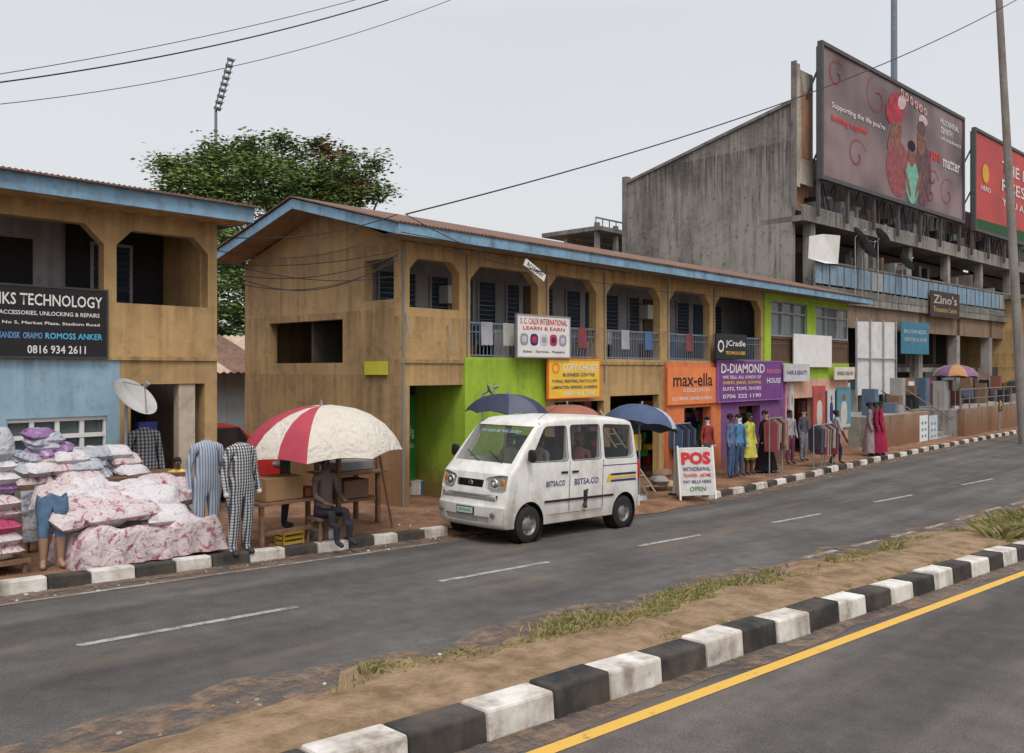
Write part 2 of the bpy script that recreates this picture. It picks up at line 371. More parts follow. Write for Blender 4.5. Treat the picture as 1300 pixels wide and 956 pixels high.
# median soil with ragged edge
mb=MB(); vs=[]; xs=[-20+.25*i for i in range(0,460)]
for i,x in enumerate(xs):
    e0=medN(x)+.28; e1=medF(x)+.14*math.sin(x*1.7)+.1*math.sin(x*4.3+1)+random.uniform(-.09,.09)
    for j in range(9):
        s=j/8; bulge=.12*(1-s)**.6+.06*math.sin(math.pi*s)+(random.uniform(-.022,.022) if 0<j<8 else 0)
        vs.append((x,e0+(e1-e0)*s,G(x)+.012+(bulge if j<8 else 0)))
mb.add(vs,[[i*9+j,(i+1)*9+j,(i+1)*9+j+1,i*9+j+1] for i in range(len(xs)-1) for j in range(8)])
mb.build('median_strip',[DIRT2],smooth=True,angle=80)
# kerbs
KW=wallmat('kerb_white_paint',(.62,.60,.56),(.25,.2,.16),.85,big=2.5); KB=wallmat('kerb_black_paint',(.028,.028,.03),(.12,.1,.08),.75,big=2.5)
def kerb(name,f,wd,ht,x0,x1,bl,phase=0,side=1):
    mb=MB(); x=x0;i=phase
    while x<x1:
        L_=bl*random.uniform(.92,1.08); a=x+.005; c=x+L_-.005
        ya,yc=f(a),f(c); za,zc=G(a),G(c); h=ht+random.uniform(-.014,.01); h2=h+random.uniform(-.01,.01); j=random.uniform(-.012,.012)
        ya+=j;yc+=j+random.uniform(-.008,.008)
        vs=[(a,ya,za-.05),(c,yc,zc-.05),(c,yc+side*wd,zc-.05),(a,ya+side*wd,za-.05),(a,ya+side*.02,za+h),(c,yc+side*.02,zc+h2),(c,yc+side*wd,zc+h2),(a,ya+side*wd,za+h)]
        mb.add(vs,[(0,3,2,1),(4,5,6,7),(0,1,5,4),(1,2,6,5),(2,3,7,6),(3,0,4,7)],i%2); x+=L_; i+=1
    mb.build(name,[KW,KB],bevel=.022)
kerb('kerb',farK,.17,.15,-12,9.5,.5,0)
kerb('kerb',farK,.17,.15,17.9,90,.62,0)
kerb('kerb',medN,.29,.21,-12,80,.62,0)
mb=MB()
for i in range(5):
    a0=R(270-i*18); a1=R(270-(i+1)*18); cx,cy,rr=17.85,10.95,.66
    q=[(cx+r*math.cos(a),cy+r*math.sin(a)) for a in(a0,a1) for r in(rr,rr-.17)]
    z=G(17.5); mb.add([(x,y,z-.05) for x,y in q]+[(x,y,z+.15) for x,y in q],[(0,2,3,1),(4,5,7,6),(0,4,6,2),(1,3,7,5),(0,1,5,4),(2,6,7,3)],i%2)
mb.build('kerb',[KB,KW],bevel=.015)
# markings
def paintmat(name,col,lo=.36,hi=.54):
    m,n,b=nt(name); N=n.nodes; L=n.links
    tc=N.new('ShaderNodeTexCoord'); x=N.new('ShaderNodeTexNoise'); x.inputs['Scale'].default_value=7; x.inputs['Detail'].default_value=10; x.inputs['Roughness'].default_value=.7; L.new(tc.outputs['Object'],x.inputs['Vector'])
    r=N.new('ShaderNodeValToRGB'); r.color_ramp.elements[0].position=lo; r.color_ramp.elements[0].color=(.12,.11,.1,1); r.color_ramp.elements[1].position=hi; r.color_ramp.elements[1].color=(*col,1)
    L.new(x.outputs['Fac'],r.inputs[0]); L.new(r.outputs[0],b.inputs['Base Color']); b.inputs['Roughness'].default_value=.8; return m
PW=paintmat('road_paint_white',(.36,.34,.31)); PY=paintmat('road_paint_yellow',(.60,.36,.06),.25,.42)
for a,c in [(-3.5,-1.2),(3.0,5.2),(7.2,9.2),(11.3,13.1),(15.6,17.6),(20.3,22.2),(25,27),(29.5,31.5),(34,36)]:
    strip('lane_marking',lambda x:lane(x)-.045,lambda x:lane(x)+.045,.005,PW,a,c)
strip('edge_marking',lambda x:medN(x)-.40,lambda x:medN(x)-.28,.005,PY,-30,90)
strip('edge_marking',lambda x:farK(x)-.42,lambda x:farK(x)-.35,.004,PW,-20,9)
for i in range(14): 
    a=12.5+i*1.6; strip('edge_marking',lambda x:medF(x)+.3,lambda x:medF(x)+.40,.004,PW,a,a+1.0)
# grass
GM=[mat('dry_grass',(.36,.29,.14),.9),mat('olive_grass',(.20,.20,.07),.9),mat('green_grass',(.10,.14,.035),.9)]
def grass(name,spots,n,h=.12,wts=(0,0,0,1,1,2)):
    mb=MB()
    for k in range(n):
        cx,cy,rad=random.choice(spots); a=random.uniform(0,6.28); r=rad*abs(random.gauss(0,.6)); x=cx+r*math.cos(a)*2.4; y=cy+r*math.sin(a)*.8
        hh=h*random.uniform(.3,1.3); t=random.uniform(0,6.28); ww=.004+.004*random.random(); z=G(x)+.10
        dx,dy=math.cos(t)*ww,math.sin(t)*ww; lx,ly=random.uniform(-.9,.9)*hh,random.uniform(-.9,.9)*hh
        mb.add([(x-dx,y-dy,z-.06),(x+dx,y+dy,z-.06),(x+lx+dx*.5,y+ly+dy*.5,z+hh*.6),(x+lx*1.6,y+ly*1.6,z+hh*.8)],[(0,1,2),(0,2,3)],random.choice(wts))
    mb.build(name,GM,norm=False)
sp_=[]
for k in range(90):
    x=random.uniform(4.3,17); 
    if x>8.6 and random.random()<.5: continue
    sp_.append((x,medF(x)-random.uniform(.08,.65),random.uniform(.06,.24)))
for k in range(25):
    x=random.uniform(5,17); sp_.append((x,medN(x)+random.uniform(.35,.6),random.uniform(.04,.1)))
grass('grass',sp_,22000,.055)
grass('grass',[(17.2,3.7,.3),(18.2,3.9,.4),(19,3.6,.4),(16.6,3.9,.2)],5000,.26,(0,0,1,1,1,2))
mb=MB()
for k in range(1400):
    x=random.uniform(1,40); q=random.random(); y=random.uniform(farK(x)+.2,12.8) if q<.4 else (medN(x)+random.uniform(.32,1.5) if q<.8 else farK(x)-random.uniform(.02,.4)); r=random.uniform(.006,.024)
    inm=medN(x)<y<medF(x)
    mb.ell((x,y,G(x)+(.1 if y>farK(x) else (.1 if inm else .008))),(r,r,r*.6),random.choice([0,0,1,1,1,2]),6,4,jit=.2)
mb.build('gravel',[mat('stone_brown',(.25,.16,.1)),mat('stone_grey',(.28,.25,.22)),mat('litter_white',(.5,.5,.48))])
# ------------------------------------------------------------------ left building (A)
YA=13.5
def xa(px,Y=YA): return atY(px,470,Y)[0]
def louvre(mb,x0,x1,z0,z1,y,m,fr):
    mb.box(x0-.05,y-.04,z0-.05,x0,y,z1+.05,fr); mb.box(x1,y-.04,z0-.05,x1+.05,y,z1+.05,fr); mb.box(x0,y-.04,z1,x1,y,z1+.05,fr); mb.box(x0,y-.04,z0-.05,x1,y,z0,fr)
    n=max(3,int((z1-z0)/.11))
    for i in range(n):
        z=z0+(i+.5)*(z1-z0)/n; mb.obox(((x0+x1)/2,y-.02,z),(x1-x0,.012,.1),Matrix.Rotation(R(28+random.uniform(-12,12)),3,'X'),m)
def rail(mb,x0,x1,z0,z1,y,m,st=.11):
    mb.box(x0,y-.02,z1-.04,x1,y+.02,z1,m); mb.box(x0,y-.015,z0+.05,x1,y+.015,z0+.08,m); mb.box(x0,y-.015,z1-.22,x1,y+.015,z1-.2,m)
    n=int((x1-x0)/st)
    for i in range(n+1):
        x=x0+(x1-x0)*i/n; mb.box(x-.008,y-.008,z0+.08,x+.008,y+.008,z1-.04,m)
A=empty('shop_building')
x1=7.33; xl=-4.
mb=MB()
op1=(xa(0)-2.6,xa(132),.95,2.2,.28); op2=(xa(148),xa(264),1.04,2.18,.25)
mb.wall(xl,x1,.2,2.55,YA,YA+.2,[op1,op2],0)
mb.box(x1-.2,YA+.2,.2,x1,YA+5.5,2.55,0)
mb.box(xl,YA+.2,-.02,x1-.21,YA+1.6,.2,2)
mb.box(xl,YA+1.6,.2,x1-.21,YA+1.75,2.55,2)
mb.box(xl,YA+.2,2.45,x1-.21,YA+1.59,2.54,3)
xb=xa(152)
mb.wall(xl,xb,-3.1,.198,YA-.003,YA+.2,[(xa(8),xa(136),atY(70,600,YA)[2],atY(70,530,YA)[2])],1)
xd0,xd1=xa(166),xa(228)
mb.wall(xb,x1,-3.1,.198,YA,YA+.2,[(xd0,x1-.22,-3.1,-.22)],0)
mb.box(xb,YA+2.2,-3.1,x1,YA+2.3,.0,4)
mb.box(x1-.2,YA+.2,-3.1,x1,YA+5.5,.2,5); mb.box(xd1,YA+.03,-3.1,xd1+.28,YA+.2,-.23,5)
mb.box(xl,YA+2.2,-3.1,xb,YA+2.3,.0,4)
mb.box(-4,YA-.04,.155,x1,YA-.004,.235,0)
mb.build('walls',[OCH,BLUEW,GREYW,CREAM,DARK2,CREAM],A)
mb=MB()
wz0,wz1=atY(70,600,YA)[2],atY(70,530,YA)[2]
for i in range(5):
    x=xa(8)+(xa(136)-xa(8))*i/4; mb.box(x-.03,YA+.05,wz0,x+.03,YA+.1,wz1,0)
for z in(wz0+.03,(wz0*.35+wz1*.65),wz1-.03): mb.box(xa(8),YA+.04,z-.03,xa(136),YA+.11,z+.03,0)
mb.box(xa(8),YA+.12,wz0,xa(136),YA+.13,wz1,1)
for i in range(4): mb.box(xa(8)+.15+i*.62,YA+.3,wz0,xa(8)+.45+i*.62,YA+.5,wz0+.3+.12*i,7+i%2)
louvre(mb,3.2,3.9,.95,2.1,YA+1.59,2,3); louvre(mb,1.9,2.6,.95,2.1,YA+1.59,2,3); mb.box(4.3,YA+1.57,.2,5.,YA+1.6,2.1,4); mb.box(2.75,YA+1.5,1.5,3.05,YA+1.58,1.85,5)
mb.box(5.5,YA+1.5,.2,7.1,YA+1.58,2.45,6)
louvre(mb,5.9,6.5,1.1,2.1,YA+1.49,2,3)
mb.box(xd0,YA+1.2,-3,xd0+.06,YA+2.2,-.3,3); louvre(mb,xd0+.3,xd1-.1,-1.5,-.6,YA+2.19,2,3)
mb.build('windows',[WHT,glassmat('shop_glass',(.12,.16,.17),.7),BLUED,GREYW,DARK,WHT,DARK,YEL,NAVY],A)
mb=MB()
zt=2.68; ze=YA-.65
mb.box(xl-.3,ze-.03,2.43,7.62,ze,zt,0); mb.box(7.59,ze,2.43,7.62,YA+6,zt,0)
mb.box(xl,ze,2.44,7.59,YA,2.46,2)
mb.poly([(xl-.3,ze-.12,zt+.01),(7.70,ze-.12,zt+.01),(7.70,YA+3,zt+.72),(xl-.3,YA+3,zt+.72)],1)
mb.poly([(xl-.3,YA+6,zt+.01),(7.70,YA+6,zt+.01),(7.70,YA+3,zt+.72),(xl-.3,YA+3,zt+.72)],1)
mb.box(xl-.3,ze-.125,zt-.012,7.70,ze-.115,zt+.012,1)
i=xl-.3
while i<7.65:
    mb.prism([(i,zt+.012),(i+.03,zt+.03),(i+.06,zt+.012)],ze-.122,ze-.03,1); i+=.076
mb.box(xl-.3,ze+.9,zt+.30,1.8,ze+2.2,zt+.46,3)
mb.build('roof',[FASC,RUSTR,OCH,mat('light_roof_sheet',(.42,.40,.38),.7)],A)
def board(name,x0,x1,z0,z1,y,m,texts,parent=None,frame=None,thick=.04):
    e=empty(name) if parent is None else parent
    mb=MB(); mb.box(x0,y,z0,x1,y+thick,z1,0)
    if frame:
        f=.03
        mb.box(x0-f,y-.01,z0-f,x0,y+thick+.01,z1+f,1); mb.box(x1,y-.01,z0-f,x1+f,y+thick+.01,z1+f,1); mb.box(x0,y-.01,z1,x1,y+thick+.01,z1+f,1); mb.box(x0,y-.01,z0-f,x1,y+thick+.01,z0,1)
    mb.build('panel',[m,frame or m],e)
    W=x1-x0;H=z1-z0
    for s,a,b,c,h,mm in texts: text(e,s,x0+W*a,x0+W*b,z0+H*c,H*h,y-.006,mm)
    return e
board('shop_sign',xa(-60),xa(132),.2,1.19,YA-.08,BLK,[('MI-LINKS TECHNOLOGY',.05,.97,.82,.17,WHT),('LAPTOPS ACCESSORIES, UNLOCKING & REPAIRS',.1,.95,.62,.07,WHT),('Address: No 5, Market Plaza, Stadium Road',.1,.95,.48,.05,WHT),('SAMSUNG  SANDISK  ORAIMO',.1,.55,.30,.09,mat('sky_lettering',(.15,.3,.6))),('ROMOSS ANKER',.57,.97,.30,.09,mat('sky_lettering2',(.1,.45,.7))),('0816 934 2611',.45,.85,.1,.12,WHT)],frame=mat('dark_frame',(.05,.05,.05)))
# ------------------------------------------------------------------ central building (B)
B=empty('shop_building'); YB=12.9; XB=10.84; XE=32.6
def xb_(px,Y=YB): return atY(px,470,Y)[0]
ops=[(xb_(520),xb_(583),1.23,2.2,.22)]
bays=[(597,683),(697,757),(770,838),(850,901),(908,966)]
for a,c in bays: ops.append((xb_(a),xb_(c),.28,2.2,.3))
xg=xb_(969)
mb=MB()
mb.wall(XB,xg,-.3,2.5,YB,YB+.22,ops,0)
mb.box(XB+.2,YB+.22,.0,XE-.2,YB+1.6,.27,2)
mb.wall(XB+.2,XE-.2,.27,2.5,YB+1.6,YB+1.75,[],2)
mb.box(XB+.2,YB+.22,2.42,XE-.2,YB+1.59,2.49,2)
gops=[(xb_(977),xb_(1023),1.12,2.28),(xb_(1034),xb_(1076),1.12,2.28)]
mb.wall(xg,XE,-.3,2.5,YB-.05,YB+.2,[(gops[0][0],gops[0][1],.25,2.28),(gops[1][0],gops[1][1],.25,2.28)],3)
mb.box(XE-.2,YB+.2,-3.3,XE,YB+5.7,2.5,3)
gp=[]
for (a,c,t,bt) in [(342,435,408,461),(463,500,329,381)]:
    ya,yc=atX(a,0,XB)[1],atX(c,0,XB)[1]; mid=(a+c)/2
    gp.append((yc,ya,atX(mid,bt,XB)[2],atX(mid,t,XB)[2]))
yr=18.65
mb.wall(YB+.22,yr,-3.3,2.5,XB,XB+.2,gp,1,'y'); mb.box(XB,YB+.0,-3.3,XB+.2,YB+.22,-.3,1)
mb.prism([(YB-.0,2.5),(yr,2.5),(15.5,3.42)],XB,XB+.2,1,'y')
mb.box(XB+.2,yr-.2,-3.3,XE-.2,yr,2.5,1)
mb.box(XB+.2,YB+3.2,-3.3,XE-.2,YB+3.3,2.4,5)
g0=gp[0]; mb.box(XB+.2,g0[0]-.1,g0[2]-.1,XB+1.6,g0[0],g0[3]+.1,1); mb.box(XB+1.6,g0[0],g0[2]-.1,XB+1.7,g0[1]-.9,g0[3]+.3,5)
# string course at floor level
mb.box(XB-.02,YB-.03,.14,xg,YB-.002,.26,0)
mb.build('walls',[OCH,OCHG,GREYW,GREEN,SALM,DARK2],B)
mb=MB(); zb=-3.3
x520,x588,x690,x770,x843,x912,x996=[xb_(p) for p in(520,588,690,770,843,912,996)]
mb.box(x588,YB-.06,zb,x690,YB+.2,.27,0)
mb.box(XB+.2,YB+1.5,zb,x588,YB+1.6,0,1)
mb.box(x588,YB+.2,zb,x588+.2,YB+1.5,0,0)
mb.wall(x690,x843,zb,-.3,YB,YB+.2,[(x690+.4,x690+2.3,zb,-.75),(x770+.15,x843-.25,zb,-.65)],2)
mb.wall(x843,x912,zb,.2,YB-.08,YB+.2,[(x843+.9,x912-.55,zb,-1.05)],3)
mb.wall(x912,x996,zb,.2,YB-.08,YB+.2,[(x912+1.1,x996-1.9,zb,-1.1)],4)
mb.wall(x996,XE,zb,-.3,YB-.055,YB+.2,[(x996+.35,x996+2.2,zb,-.95),(x996+2.7,XE-.4,-2.2,-.75)],5)
mb.build('shop_fronts',[GREEN,mat('dark_green_paint',(.02,.10,.03),.7),OCH,ORNG,PURP,SALM],B)
mb=MB()
mb.box(XB+.35,YB+1.4,zb,XB+1.0,YB+1.49,-.5,0); mb.box(XB+1.25,YB+1.38,-2.5,x588-.1,YB+1.49,-.55,1)
for i,(a,c) in enumerate(bays):
    X0,X1=xb_(a),xb_(c); Wd=X1-X0
    rail(mb,X0,X1,.25,1.02,YB+.06,2)
    louvre(mb,X0+Wd*.15,X0+Wd*.38,1.1,2.1,YB+1.59,0,3)
    mb.box(X0+Wd*.5,YB+1.56,.27,X0+Wd*.75,YB+1.6,2.1,4 if i%2 else 0)
    louvre(mb,X0+Wd*.85,X0+Wd*1.1,1.1,2.1,YB+1.59,0,3)
louvre(mb,xb_(545),xb_(590),1.2,2.1,YB+1.59,0,3)
for g in gops:
    a,c=g[0],g[1]
    for k in range(4):
        x=a+(c-a)*k/3; mb.box(x-.03,YB+.0,1.12,x+.03,YB+.05,2.28,3)
    for z in(1.14,1.9,2.26): mb.box(a,YB-.01,z-.03,c,YB+.06,z+.03,3)
    mb.box(a,YB+.07,1.12,c,YB+.08,2.28,5)
    for k in range(9): mb.box(a+.08+(c-a-.1)*k/9,YB+.15+.03*(k%2),1.2,a+.06+(c-a-.1)*(k+.8)/9,YB+.3,2.15-.1*(k%3),6 if k%4 else 8)
    rail(mb,a,c,.22,1.08,YB-.02,7,.09); mb.box(a,YB+.03,.25,c,YB+.05,1.0,7)
mb.build('windows_and_rails',[BLUED,mat('green_door',(.03,.22,.05),.5),RAILM,GREYW,mat('brown_door',(.09,.05,.03),.6),glassmat('window_glass',(.2,.25,.27),.5),mat('curtain',(.5,.5,.47),.9),mat('brown_rail',(.16,.10,.07),.6),mat('curtain_blue',(.2,.27,.35),.9)],B)
text(B,'glo',XB+1.5,x588-.35,-1.35,.28,YB+1.37,WHT); text(B,'unlimited',XB+1.5,x588-.4,-1.62,.12,YB+1.37,WHT)
mb=MB()
for k in range(26):
    a,c=random.choice(bays); X0,X1=xb_(a),xb_(c); x=random.uniform(X0,X1-.4); mb.box(x,YB+.7,.27,x+random.uniform(.15,.5),YB+1.1,.27+random.uniform(.2,.75),random.randint(0,4))
for px,m in[(612,5),(640,0),(735,6),(790,5),(820,1),(872,6),(935,0)]:
    x=xb_(px); 
    for q in range(3): mb.poly([(x+q*.12,YB+.03+.01*(q%2),1.03),(x+q*.12+.12,YB+.03+.01*((q+1)%2),1.03),(x+q*.12+.12,YB+.02,.55),(x+q*.12,YB+.02,.52)],m)
for px in(620,870): mb.box(xb_(px),YB+1.25,1.5,xb_(px)+.7,YB+1.56,1.9,0)
mb.build('balcony_clutter',[mat('clutter_white',(.55,.55,.53)),mat('clutter_blue',(.08,.14,.28)),mat('clutter_brown2',(.2,.13,.09)),DARK2,mat('clutter_teal',(.06,.25,.25)),mat('towel_grey',(.35,.36,.4)),mat('towel_maroon',(.22,.06,.07))],B)
mb=MB()
mb.cyl((XB+.02,YB-.03,-3),(XB+.02,YB-.03,2.4),.025,m=0)
for a,c in bays: mb.cyl((xb_(a)-.1,YB-.02,-.3),(xb_(a)-.1,YB-.02,2.4),.015,m=0)
mb.cyl((XB-.3,YB-.6,.6),(XB+.1,YB-.02,1.1),.015,m=0); mb.cyl((XB+.9,YB-.5,.3),(XB+1.2,YB-.02,.9),.015,m=0)
mb.build('pipes',[mat('pipe_grey',(.2,.2,.2))],B)
mb=MB()
EV=12.2; BK=18.95; XL=10.15; XR=33.3; zt=2.68; zr=3.56; YR=15.55
mb.box(XL,EV-.03,zt-.2,XR,EV,zt,0)
mb.poly([(XL,EV,zt-.18),(XR,EV,zt-.18),(XR,YB,zt-.17),(XL,YB,zt-.17)],2)
for s0,z0,s1,z1 in [(EV,zt,YR,zr),(BK,zt+.02,YR,zr)]:
    mb.prism([(s0,z0-.2),(s1,z1-.2),(s1,z1),(s0,z0)],XL-.03,XL,0,'y'); mb.prism([(s0,z0-.2),(s1,z1-.2),(s1,z1),(s0,z0)],XR,XR+.03,0,'y')
    o_=s0-.06*(1 if s0<s1 else -1)
    mb.add([(XL-.08,o_,z0+.0),(XR+.08,o_,z0),(XR+.08,s1,z1+.03),(XL-.08,s1,z1+.03),
      (XL-.08,o_,z0+.025),(XR+.08,o_,z0+.025),(XR+.08,s1,z1+.055),(XL-.08,s1,z1+.055)],[(0,1,2,3),(4,5,6,7),(0,1,5,4),(0,4,7,3),(1,2,6,5)],1)
    mb.add([(XL,s0,z0-.19),(XB,s0,z0-.19),(XB,s1,z1-.19),(XL,s1,z1-.19)],[(0,1,2,3)],2)
x=XL
while x<XR:
    mb.prism([(x,zt+.02),(x+.03,zt+.045),(x+.06,zt+.02)],EV-.07,EV+.4,1); x+=.1
mb.build('roof',[FASC,RUSTR,wallmat('soffit_boards',(.3,.22,.13),(.15,.1,.07),.5)],B)
mb=MB()
for k in range(160):
    x=random.uniform(x690+.3,XE-.5); y=YB+random.uniform(.6,2.6); z=random.uniform(-3,-1.1); mb.box(x,y,z,x+random.uniform(.1,.5),y+.15,z+random.uniform(.1,.5),random.randint(0,5))
mb.build('shop_stock',[WHT,NAVY,RED,PINK,GRN,YEL],B)
def bs(name,pxa,pxb,zt_,zb_,y,m,tx,frame=None): return board(name,atY(pxa,0,y)[0],atY(pxb,0,y)[0],zb_,zt_,y,m,tx,frame=frame)
y=12.55
e=bs('shop_sign',657,723,atY(690,402,y)[2],atY(690,453,y)[2],y,WHT,[('S. C. CALIX INTERNATIONAL',.05,.95,.87,.15,RED),('LEARN & EARN',.1,.9,.70,.09,RED),('Sales - Service - Repairs',.1,.9,.12,.08,BLK)],frame=STEEL)
mb=MB(); xs0=atY(657,0,y)[0]; W_=atY(723,0,y)[0]-xs0; zz0=atY(690,453,y)[2]; H_=atY(690,402,y)[2]-zz0
for k in range(5):
    cx=xs0+W_*(.12+.185*k); mb.ell((cx,y-.004,zz0+H_*.42),(W_*.075,.004,H_*.15),k%4,14,6,.7); mb.ell((cx,y-.008,zz0+H_*.42),(W_*.045,.004,H_*.08),(k+2)%4,10,6,.8)
mb.build('printed_products',[mat('print_grey',(.3,.3,.33)),NAVY,mat('print_pale',(.5,.52,.6)),RED],e)
bs('shop_sign',697,761,atY(728,457,12.6)[2],atY(728,504,12.6)[2],12.6,YEL,[('COPY CHOICE',.26,.96,.80,.2,WHT),('BUSINESS CENTRE',.26,.9,.60,.09,NAVY),('TYPING, PRINTING, PHOTOCOPY',.05,.95,.42,.1,NAVY),('LAMINATION, BINDING, SCANNING',.05,.95,.26,.1,NAVY),('0803 456 7788',.3,.9,.1,.12,WHT),('O',.05,.2,.78,.3,ORG)],frame=ORG)
bs('shop_sign',848,909,atY(880,466,12.75)[2],atY(880,513,12.75)[2],12.75,mat('orange_board',(.70,.21,.07),.6),[('max-ella',.1,.92,.66,.36,BLK),('COLLECTION',.3,.85,.38,.1,WHT),('CLOTHES, SHOES & BAGS',.08,.92,.15,.1,WHT)])
bs('shop_sign',912,993,atY(950,459,12.7)[2],atY(950,508,12.7)[2],12.7,mat('purple_board',(.16,.05,.21),.6),[('D-DIAMOND',.04,.70,.82,.24,WHT),('WE SELL ALL KINDS OF',.06,.64,.6,.08,WHT),('SHIRTS, JEANS, GOWNS',.06,.64,.45,.1,YEL),('SUITS, TOPS, SHOES',.06,.64,.3,.1,WHT),('0706 222 1190',.06,.64,.12,.1,WHT),('FASHION',.74,.97,.75,.12,PINK),('HOUSE',.74,.97,.5,.14,WHT)],frame=mat('purple_frame',(.3,.12,.38)))
bs('shop_sign',909,948,atY(928,424,12.6)[2],atY(928,456,12.6)[2],12.6,BLK,[('JCradle',.3,.95,.6,.3,WHT),('TECHNOLOGIES',.3,.95,.25,.13,YEL),('O',.05,.25,.5,.5,WHT)])
bs('shop_sign',1008,1056,atY(1030,425,12.7)[2],atY(1030,466,12.7)[2],12.7,WHT,[])
bs('shop_sign',996,1028,atY(1010,462,12.6)[2],atY(1010,484,12.6)[2],12.6,mat('grey_board',(.5,.5,.52)),[('HAIR & BEAUTY',.1,.9,.5,.25,NAVY)])
bs('shop_sign',1060,1085,atY(1070,466,12.6)[2],atY(1070,482,12.6)[2],12.6,mat('pale_board',(.6,.55,.5)),[('UNISEX SALON',.1,.9,.5,.3,BLK)])
e=empty('shop_sign'); mb=MB(); q0=atX(463,459,XB-.04); q1=atX(491,476,XB-.04); mb.box(XB-.05,q1[1],q1[2],XB-.01,q0[1],q0[2],0); mb.build('panel',[mat('lime_yellow_board',(.5,.5,.05))],e)
e=empty('shop_sign'); mb=MB(); c=atY(679,343,12.15); mb.obox(c,(.7,.03,.16),Matrix.Rotation(R(25),3,'Y'),0); mb.build('panel',[WHT],e); text(e,'BOTANY',-.28,.28,0,.09,0,BLK,M=Matrix.Translation((c[0],c[1]-.02,c[2]))@Matrix.Rotation(R(25),4,'Y'))
e=empty('poster_row'); mb=MB()
for i,(a,c,t,bt,m) in enumerate([(1033,1048,490,545,0),(1051,1060,495,540,1),(1063,1080,492,545,2),(997,1003,488,575,3),(1003,1008,488,575,1)]):
    X0,X1=atY(a,0,12.8)[0],atY(c,0,12.8)[0]; z0,z1=atY(a,bt,12.8)[2],atY(a,t,12.8)[2]; mb.box(X0,12.8,z0,X1,12.84,z1,m)
    mb.ell(((X0+X1)/2,12.8,z0+(z1-z0)*.76),((X1-X0)*.13,.008,(z1-z0)*.09),4); mb.ell(((X0+X1)/2,12.8,z0+(z1-z0)*.36),((X1-X0)*.24,.008,(z1-z0)*.30),5+i%2,12,8,.7); mb.box(X0+.05,12.795,z0+.05,X1-.05,12.799,z0+.15,5)
mb.build('posters',[mat('poster_red',(.42,.08,.08)),mat('poster_pale',(.5,.48,.5)),mat('poster_teal',(.1,.25,.32)),mat('poster_pink',(.5,.25,.3)),mat('skin_print',(.2,.09,.05)),mat('print_cream',(.5,.47,.42)),NAVY],e)
# ------------------------------------------------------------------ far concrete building (C)
CR=-R(3.9); C0=Vector((37,17.1,0)); C=empty('concrete_office_building',C0,(0,0,CR))
cu=(math.cos(CR),math.sin(CR)); cv=(-math.sin(CR),math.cos(CR))
def onC(px,py,v=0):
    r=ray(px,py); den=r[0]*cv[0]+r[1]*cv[1]; d=(v+C0.x*cv[0]+C0.y*cv[1])/den
    P=(r[0]*d,r[1]*d); return ((P[0]-C0.x)*cu[0]+(P[1]-C0.y)*cu[1], r[2]*d)
mb=MB(); UR=48
mb.prism([(0,-3.5),(9.4,-3.5),(9.4,9.8),(0,11.95)],0,.3,7,'y')
mb.box(-.06,9.4,-3.5,.3,9.7,10.2,1); mb.prism([(0,11.955),(9.4,9.805),(9.4,9.95),(0,12.1)],-.08,.38,1,'y')
mb.box(-.04,-.25,8.2,.28,.0,13.7,2)
mb.box(.28,-.2,8.4,1.55,-.02,13.5,2); mb.box(.5,-.22,9.6,1.3,-.2,12.6,6)
mb.box(-.08,-.27,7.3,-.041,.0,13.8,1)
mb.box(.3,1.4,7.3,UR,1.6,10.5,1); mb.box(.3,.2,7.3,1.9,.4,8.9,3)
mb.box(.3,1.6,9.9,UR,9.4,10.1,1)
mb.box(.0,-.6,6.65,UR,1.6,6.9,0); mb.box(.0,-.6,6.9,UR,-.45,7.35,0)
mb.box(.0,-1.1,3.05,UR,2.,3.4,0); mb.box(0,-1.12,3.4,UR,-1.02,3.75,1)
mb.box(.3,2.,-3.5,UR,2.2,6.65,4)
for k in range(9):
    u=1+k*5.4; mb.box(u,-.4,3.4,u+.4,0,6.65,0); mb.box(u,-.9,-3.5,u+.5,-.4,3.05,0)
mb.box(.0,-.9,2.0,UR,-.7,3.05,5)
mb.box(.0,.0,-.1,UR,2.,.15,0)
mb.box(UR,-1,-3.5,UR+.3,9,10.5,0)
mb.box(0.3,9.4,-3.5,UR,9.7,10,0)
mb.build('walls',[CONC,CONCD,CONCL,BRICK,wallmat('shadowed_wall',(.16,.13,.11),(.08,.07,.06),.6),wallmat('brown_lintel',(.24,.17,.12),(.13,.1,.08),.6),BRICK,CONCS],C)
mb=MB()
BLR=wallmat('blue_railing_panel',(.19,.31,.43),(.18,.2,.22),.7,big=2)
u=0
while u<UR:
    mb.box(u+.05,-1.08,3.85,u+1.35,-1.05,4.75,0 if random.random()<.85 else 4)
    mb.box(u,-1.1,3.75,u+.05,-1.02,4.9,1); mb.box(u+.68,-1.095,3.8,u+.71,-1.081,4.8,1); u+=1.4
mb.box(0,-1.1,4.8,UR,-1.03,4.9,1)
for k in range(22):
    u=.9+k*2.1
    mb.box(u,1.93,3.5,u+.9,1.99,5.9,2); mb.box(u+1.1,1.93,4.4,u+1.9,1.99,5.8,3 if k%3 else 2)
    mb.box(u,1.93,.4,u+1.4,1.99,2.4,2); mb.box(u+.1,1.93,-3.3,u+1.6,1.99,-.9,2 if k%2 else 3)
    for j in range(4): mb.box(u+1.1,1.9,4.45+j*.33,u+1.9,1.93,4.5+j*.33,1)
mb.build('railings_and_windows',[BLR,CONCD,DARK,mat('dusty_pane',(.13,.16,.18),.3),mat('grey_panel',(.3,.3,.3))],C)
mb=MB()
a=onC(1026,300,-1.2); c=onC(1064,335,-1.2)
